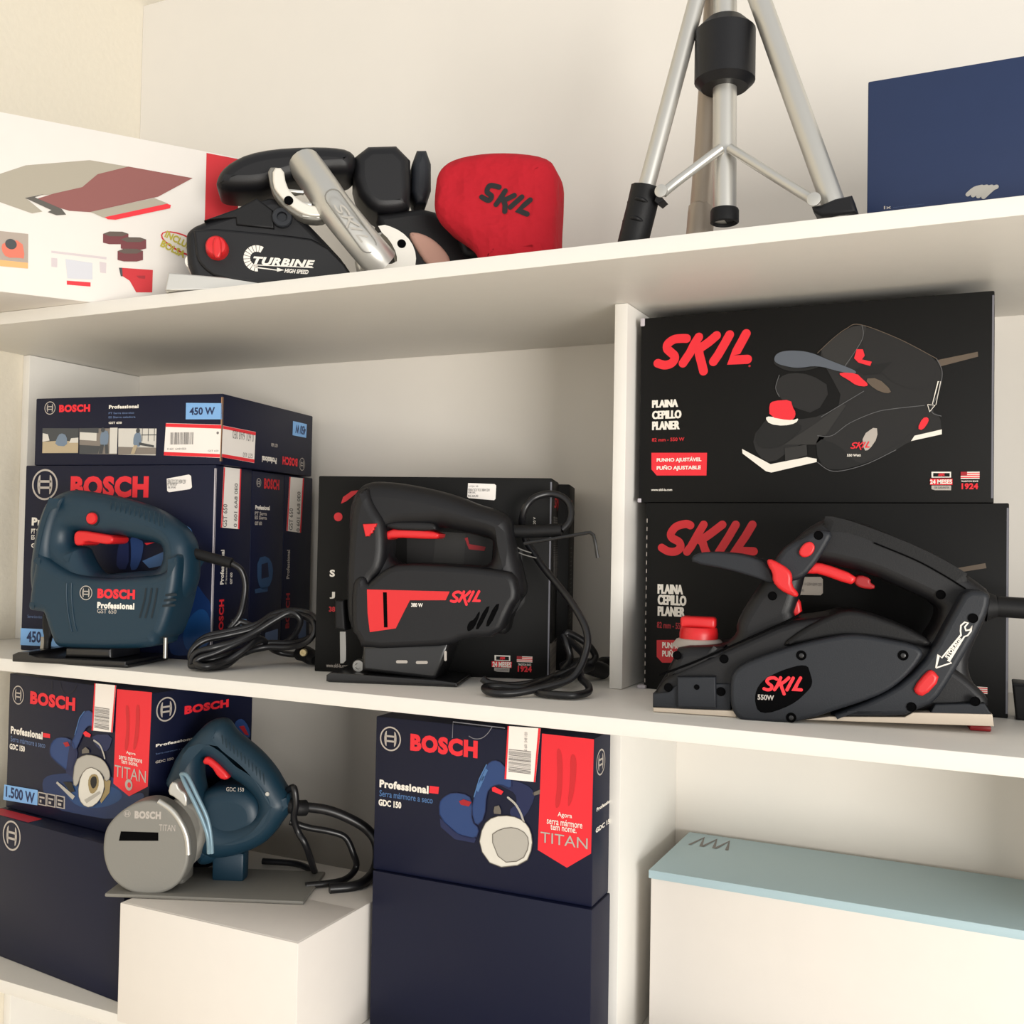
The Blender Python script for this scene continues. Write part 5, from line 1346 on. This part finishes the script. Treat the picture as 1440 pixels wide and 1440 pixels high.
# --- black and red planer
t = thing('planer', (.1485, .0356, .0003), 8.7, 'black electric planer with red knob, trigger and levers in front of its carton', 'planer')
part('handle_housing', prism(tr('pl_body'), .0232, .0768, .010, black_pl, [tr('pl_hole')], 1, 5), t)
part('main_housing', prism(tr('pl_lower'), .013, .094, .006, black_pl, sm=1, res=4), t)
part('belt_cover', prism(tr('pl_cover'), .0, .04, .0035, char_pl, sm=2, res=4), t, 'charcoal belt cover')
part('cover_shoulder', prism(tr('pl_shade'), .009, .05, .004, black_soft, sm=1, res=4), t)  # upper curve of the cover, its shading put into a darker material
part('rear_arm', prism(tr('pl_arm'), .004, .06, .0045, char_pl, sm=1, res=4), t, 'charcoal rear arm')
part('front_arm', prism(tr('pl_armtop'), .013, .07, .004, char_pl, sm=1, res=4), t, 'charcoal front arm')
part('grip', prism(tr('pl_grip'), .0225, .0775, .011, black_soft, sm=1, res=5), t, 'black rubber grip')
part('front_sole', prism([(a, max(b, .0003)) for a, b in tr('pl_solef')], .008, .094, .0006, pale_metal, sm=0), t, 'bare metal front sole')
part('rear_sole', prism([(a, max(b, .002)) for a, b in tr('pl_soler')], .0065, .094, .0006, pale_metal, sm=0), t, 'bare metal rear sole')
part('rear_slab', prism(tr('pl_rearslab'), .0075, .09, .0012, char_pl, sm=0), t)
part('front_rail', [prism(tr('pl_rib'), .0105, .09, .0012, char_pl, sm=0), prism(tr('pl_guide'), .006, .02, .0015, char_pl, sm=0)], t)
part('knob_collar', prism(tr('pl_shaft'), .014, .09, .008, black_pl, sm=1), t)
k0, k1 = tr('pl_knob')
kc, kr = (k0[0]+k1[0])/2, (k1[0]-k0[0])/2
P = tr('pl_knobring')
zr = min(q[1] for q in P)
top = max(q[1] for q in tr('pl_knobtop'))
part('depth_scale_ring', lathe((kc, .05, zr), (0, 0, 1), [(kr*1.4, 0), (kr*1.15, k0[1]-zr+.001), (kr, k0[1]-zr+.002)], print_grey), t, 'pale scale ring')
kn = part('depth_knob', lathe((kc, .05, k0[1]), (0, 0, 1), [(kr, 0), (kr, .0065), (kr*.96, .0105), (kr*.9, .012), (.001, .012)], red_pl, 32), t, 'red depth knob')
part('knob_grip', block((kc-kr*.93, .042, k0[1]+.011), (kc+kr*.9, .058, top), red_pl, .003, 3), kn, 'raised red finger bar')
part('palm_rest', prism([(a, b) for a, b in tr('pl_palm')], .012, .072, .0022, char_pl, sm=1), t, 'flat charcoal palm rest')
part('locking_lever', prism(tr('pl_lever'), .0, .014, .003, red_pl, sm=1), t, 'red locking lever')
part('lever_post', prism(tr('pl_leverpost'), .03, .045, .003, red_pl, sm=1), t, 'red post')
part('lock_button', prism(tr('pl_button'), .009, .02, .0015, red_pl, sm=2), t, 'oval red button')
part('trigger', [prism(tr('pl_trigger'), .016, .06, .003, red_pl, sm=1), prism(tr('pl_trigtip'), .02, .056, .002, mat('red_plastic_dark', (150, 26, 30), .4), sm=1)], t, 'red trigger')
part('storage_button', prism(tr('pl_storage'), .0, .012, .003, red_pl, sm=1), t, 'red storage button')
part('name_plate', F('pl_plate', fr(0), deep_black, 0, 2), t, 'black name plate')
part('brand_logo', brush_small(*tr('pl_skil'), fr(0), print_red, 1, .16), t, 'red brush lettering')
part('wattage_lettering', T('550W', 'pl_550', fr(0), print_grey, lvl=1, bold=.03), t)
mp = fr(.004)
P = tr('pl_arrow')
part('storage_arrow', [stroke(P+P[:1], .0011, mp, print_white, 0, False)], t, 'white outlined wrench arrow')
a, b = tr('pl_storagetext')
d = Vector((b[0]-a[0], b[1]-a[1]))
L = d.length
def along(u, v, w):
    e = d/L
    return (a[0]+e.x*u-e.y*v, .004-w, a[1]+e.y*u+e.x*v)
part('storage_lettering', text('STORAGE', (0, -.0015), (L, .0017), along, print_white, 1, .05), t)
for i in range(10):
    part('screw_well', recess(tr(f'pl_well{i}')[0], .0033, (.0128 if i in (0, 1) else .0034 if i in (4, 6) else .0125 if i in (2, 3) else .0225 if i == 5 else .0068 if i == 7 else .010)), t, 'black screw well')
for i in range(3):
    part('cover_screw', screw(tr(f'pl_screw{i}')[0], .0034, .0), t, 'dark recessed screw')
part('guide_hole', recess(tr('pl_screw3')[0], .002, .0058), t)
part('housing_seam', [tube([(u, .0218, v) for u, v in tr('pl_seam')[2:]], .0006, deep_black), tube([(u, .0128, v) for u, v in tr('pl_slit')], .0009, deep_black)], t)
part('cord_sleeve', [cone(tr('pl_sleeve')[0], tr('pl_sleeve')[1], .0125, .0088, black_soft), tube(tr('pl_sleeve')[1:], .0085, black_soft)], t)
part('power_cord', tube([tr('pl_sleeve')[-1]]+[(x, y, max(z, .004)) for x, y, z in tr('pl_cord')[:1]]+[(.345, .045, .085), (.37, .05, .05), (.375, .06, .012), (.36, .03, .004), (.345, .0, .004)], .004, cord_black), t)
part('park_foot', block((.248, .02, 0), (.2635, .06, .0042), mat('red_plastic_dark', (150, 26, 30), .4), .001), t, 'red parking foot')

tq = thing('plug_adapter', (.4225, .168, .0002), 0, 'small black tapered block at the edge of the shelf beyond the planer', 'adapter')
part('body', prism([(.002, 0), (.045, 0), (.047, .03), (-.001, .03)], 0, .03, .002, black_soft, sm=0), tq)
part('top_cap', block((-.001, .0, .0285), (.047, .03, .031), black_pl, .001), tq)

# --- teal marble saw
t = thing('marble_saw', (-.42, 0, -.2348), 22, 'teal marble saw with grey disc guard and red trigger in front of the cartons', 'saw')
part('handle_housing', prism([(a, max(b, .012)) for a, b in tr('sw_body')], .032, .076, .018, teal, [tr('sw_hole')], 2, 5), t)
part('motor_housing', prism(tr('sw_motor'), .038, .15, .016, teal, sm=2, res=4), t)
ch = []
part('grip_texture', [tube([(.098+i*.0042, .0318+.0006*j, .163-.0036*i-.004*j) for j in range(4)], .0005, teal_grip, sm=False) for i in range(12)], t, 'pimpled rubber grip')
part('disc_guard', [prism(tr('sw_guard'), .0, .026, .003, cast_alu, sm=2, res=3)], t, 'grey cast disc guard')
part('guard_rim', tube([(.0415, .003, .0985), (.056, .002, .09), (.067, .001, .077), (.0735, .001, .062), (.0755, .001, .045)], .003, alu), t, 'bright rim of the guard')
part('gear_case', prism([(.045, .02), (.07, .02), (.086, .06), (.08, .085), (.06, .098), (.04, .09)], .024, .045, .006, cast_alu, sm=1), t)
part('guard_lettering', [T('BOSCH', 'sw_bosch', fr(0), print_grey, bold=.06), T('TITAN', 'sw_titan', fr(0), print_grey)]+emblem(*(lambda q: (q[0], .0036))(rim('sw_emb')), fr(0))+[F('sw_dark', fr(0), deep_black, 0)], t, 'raised pale lettering')
part('trigger', prism(tr('sw_trigger'), .033, .062, .003, red_pl, sm=1), t, 'red trigger')
part('wire_guard', [tube(tr('sw_wire1'), .0022, mat('blue_grey_wire', (120, 146, 160), .4, .3)), tube(tr('sw_wire2'), .0022, mat('blue_grey_wire', (120, 146, 160), .4, .3))], t, 'double blue-grey wire bow')
part('adjuster_block', prism(tr('sw_block'), .004, .022, .002, alu, sm=1), t, 'bright metal block')
part('handle_screw', recess(tr('sw_screw')[0], .002, .0318, alu), t)
part('motor_lettering', T('GDC 150', 'sw_txt', fr(.038), print_grey), t)
part('cord_neck', prism(tr('sw_neck'), .036, .072, .012, teal, sm=2), t)
part('cord_sleeve', [tube(tr('sw_sleeve'), .0085, black_soft)], t)
part('power_cord', [tube([(x, y, max(z, .004)) for x, y, z in tr('sw_cord')], .0055, cord_black), tube([(x, y, max(z, .004)) for x, y, z in tr('sw_cord2')]+[(.185, .09, .004), (.16, .11, .004), (.12, .115, .004)], .0036, cord_black), tube([(x, y, max(z, .004)) for x, y, z in tr('sw_cord3')]+[(.236, .08, .012), (.225, .06, .004), (.19, .04, .004)], .0036, cord_black)], t)
part('base_plate', [block((-.01, -.006, 0), (.2, .088, .004), cast_alu, .0015), block((.02, .03, .003), (.06, .06, .03), cast_alu, .003), block((.085, .045, .003), (.12, .065, .034), teal, .003)], t)

# --- belt sander on the top shelf
t = thing('belt_sander', (-.362, 0, ZU+.0003), 36, 'black and silver belt sander with a red knob at the front of the top shelf', 'sander')
part('side_cover', [prism(tr('sn_cover'), .0, .09, .008, black_pl, sm=1, res=4)], t)
part('cover_face', prism(tr('sn_face'), -.0045, .006, .003, black_pl, sm=1), t)
part('cover_ridge', [prism([(a, b) for a, b in tr('sn_ridge')], -.003, .01, .002, black_soft, sm=0)], t)
a, r = rim('sn_knob')
kn = part('tracking_knob', lathe((a[0], -.0045, a[1]), (0, -1, 0), [(r*1.1, 0), (r*1.05, .004), (r, .012), (r*.85, .0145), (.0005, .0152)], red_pl), t, 'red tracking knob')
part('knob_grip', prism(tr('sn_knobbar'), -.024, -.016, .002, red_pl, sm=1), kn, 'raised red finger bar')
a, r = rim('sn_roller')
part('front_roller', lathe((a[0]-.002, .008, a[1]), (0, 1, 0), [(r*1.1, 0), (r*1.1, .075)], print_white, 24), t, 'white front roller')
part('sole_plate', [prism([(a_, max(b_, .0004)) for a_, b_ in tr('sn_plate')], -.004, .085, .0015, alu, sm=0)], t, 'bare metal sole plate')
mp = fr(-.0045)
part('lettering', [T('TURBINE', 'sn_turb', mp, print_white, shear=.3, bold=.05), stroke(tr('sn_line'), .0009, mp, print_white, 0, False), T('HIGH SPEED', 'sn_high', mp, print_white, shear=.3, bold=.04), F('sn_arrow', mp, print_white, 0)], t, 'white turbine lettering')
c, R0 = tr('sn_fan')[0], rim('sn_fan')[1]
part('turbine_emblem', [ring(c, R0*.52, R0*1.02, mp, print_white, 0, 3, a, a+15, 1.) for a in range(62, 262, 18)], t, 'white fan-shaped emblem')
part('cover_lug', [lathe((tr('sn_lug')[0][0], -.001, tr('sn_lug')[0][1]), (0, -1, 0), [(.0105, 0), (.0105, .006), (.0095, .007), (.0055, .007), (.005, .002)], char_pl, 24)], t)
part('vent_ring', [prism([(a_, b_) for a_, b_ in tr('sn_arc')], -.022, -.008, .002, mat('pale_aluminium', (222, 218, 208), .4, .3), sm=1), prism(tr('sn_arcshade'), -.016, .004, .002, mat('shaded_aluminium', (128, 126, 120), .45, .4), sm=1)], t, 'pale ribbed vent ring')  # shaded flank of the ring put in as a darker aluminium copy
P = tr('sn_arc')
part('vent_ribs', [block((P[1][0]+.008+i*.0085, -.018, P[1][1]-.002-i*.0125+.006), (P[1][0]+.026+i*.0085, -.010, P[1][1]+.001-i*.0125+.006), alu, .0006) for i in range(3)], t)
part('handle_tube', tube(tr('sn_tube'), .0185, alu, 6, res=8), t, 'satin silver tube')
P = tr('sn_ovalc')
def skew(ua, va, w):
    return (ua, -.0438-w, va)
d2 = Vector((P[2][0]-P[0][0], P[2][2]-P[0][2])).normalized()
nn = Vector((-d2.y, d2.x))
ov = []
for s, e in ((1, P[2]), (-1, P[0])):
    for i in range(9):
        an = rad(-90+180*i/8)
        cx = s*.0085*math.cos(an)
        cy = s*.0085*math.sin(an)
        ov.append((e[0]+d2.x*cx+nn.x*cy, -.0422, e[2]+d2.y*cx+nn.y*cy))
part('tube_badge', [tube(ov, .0007, cast_alu, sm=False, closed=True)], t, 'raised oval outline')
c0 = Vector((P[1][0], P[1][2]))
Lh = (Vector((P[2][0], P[2][2]))-Vector((P[0][0], P[0][2]))).length*.42
def onb(u, v, w):
    return (c0.x+d2.x*u+nn.x*v, -.0438-w, c0.y+d2.y*u+nn.y*v)
part('tube_lettering', brush_small((-Lh, -.006), (Lh, .006), onb, pic_steel, 0, .14), t, 'embossed silver lettering')
part('end_clamp', [prism(tr('sn_endring'), -.014, .012, .003, mat('pale_aluminium', (222, 218, 208), .4, .3), sm=1)], t, 'pale cast clamp')
part('clamp_screw', screw(rim('sn_screw')[0], .004, -.0138)[0], t)
part('clamp_screw', screw(rim('sn_screw2')[0], .004, -.0222)[0], t)
part('sanding_belt', [prism(tr('sn_disc'), .02, .085, .004, mat('belt_pink_brown', (186, 146, 130), .8), sm=2), prism(tr('sn_disc2'), .03, .08, .002, mat('belt_pink_brown', (186, 146, 130), .8), sm=1)], t, 'pinkish sanding belt')
part('belt_lever', prism(tr('sn_redtab'), .03, .06, .002, mat('red_plastic_dark', (150, 26, 30), .4), sm=1), t, 'dark red lever')
part('motor_housing', [prism(tr('sn_motor'), .02, .09, .012, black_pl, sm=1, res=4), prism(tr('sn_motor2'), .03, .085, .008, char_pl, sm=1), prism(tr('sn_top'), .012, .085, .014, black_pl, sm=2)], t)
part('rear_housing', [prism(tr('sn_rear'), .025, .095, .008, black_soft, sm=1), prism(tr('sn_rearlip'), .02, .06, .006, black_pl, sm=1)], t)

# --- red dust bag
t = thing('dust_bag', (-.17, .11, ZU+.0003), 12, 'red cloth dust bag with black lettering behind the belt sander', 'bag')
cloth = mat('red_cloth', (178, 32, 44), .85, spec=.15, bump=1., bscale=26)
for n_ in cloth.node_tree.nodes:
    if n_.type == 'BUMP':
        n_.inputs['Distance'].default_value = .012
v, f, m_, s_ = prism(tr('bg_body'), .0, .075, .02, cloth, sm=2, res=5)
part('bag_body', (v, f, m_, s_), t)
part('brand_logo', brush_logo('bg_logo', fr(-.0005), ink, .0055), t, 'black brush lettering')

# --- tripod
t = thing('tripod', (.2, .05, ZU+.0003), 0, 'silver tripod with one black foam-wrapped leg standing on the top shelf', 'tripod')
P = tr('tp_foam')
foot0 = (P[0][0]-.004, P[0][1], .0)
lg = part('leg', [tube([(P[0][0]-.003, 0, .004)]+P[:4], .0135, black_soft), tube([P[3], P[4]], .0075, alu, sm=False)], t, 'leg wrapped in black foam')
part('foam_wrap', [tube([(P[i][0]+dx-.003, P[i][1]-.0005, P[i][2]+.003), (P[i][0]+.002, P[i][1]-.0140, P[i][2]+.0005), (P[i][0]+.009, P[i][1]-.004, P[i][2]-.003)], .0018, black_soft) for i in (1, 2) for dx in (-.0095, -.0088)], lg, 'creased black foam')
P = tr('tp_legb')
lg = part('leg', [tube([(P[0][0]-.003, P[0][1], .002)]+P, .0125, mat('dull_aluminium', (172, 160, 146), .5, .4))], t, 'plain silver leg in the back')
P = tr('tp_legr')
lg = part('leg', [tube([(P[0][0]+.004, P[0][1], .002)]+P, .0095, alu)], t, 'silver leg with a black clamp')
part('leg_clamp', [prism([(a_, max(b_, .001)) for a_, b_ in tr('tp_clamp')], -.013, .014, .003, black_pl, sm=0)], lg, 'black clamp')
part('leg_joint', prism(tr('tp_clampl'), -.011, .004, .001, black_pl, sm=0), t)
P = tr('tp_col')
part('centre_column', [tube([P[0]]+P[1:], .0102, alu, sm=False, res=8)], t, 'silver centre column')
part('column_cap', [lathe((P[0][0], P[0][1], P[0][2]-.003), (0, 0, 1), [(.009, .003), (.0105, 0), (.0122, .001), (.0122, .011), (.0116, .0125), (.0104, .0125)], black_soft, 28)], t, 'black end cap')
for k in ('tp_br1', 'tp_br2'):
    P = tr(k)
    part('brace', [tube(P, .0042, alu, res=3), lathe((P[0][0], P[0][1]-.005, P[0][2]), (0, -1, 0), [(.0055, 0), (.0055, .002), (.003, .0026), (.0006, .0026)], alu, 18)], t, 'flat silver brace')
part('head', [lathe((tr('tp_col')[2][0], .02, tr('tp_col')[2][2]-.03), (0, 0, 1), [(.02, 0), (.026, .006), (.026, .05), (.016, .06)], black_pl)], t, 'black head collar')
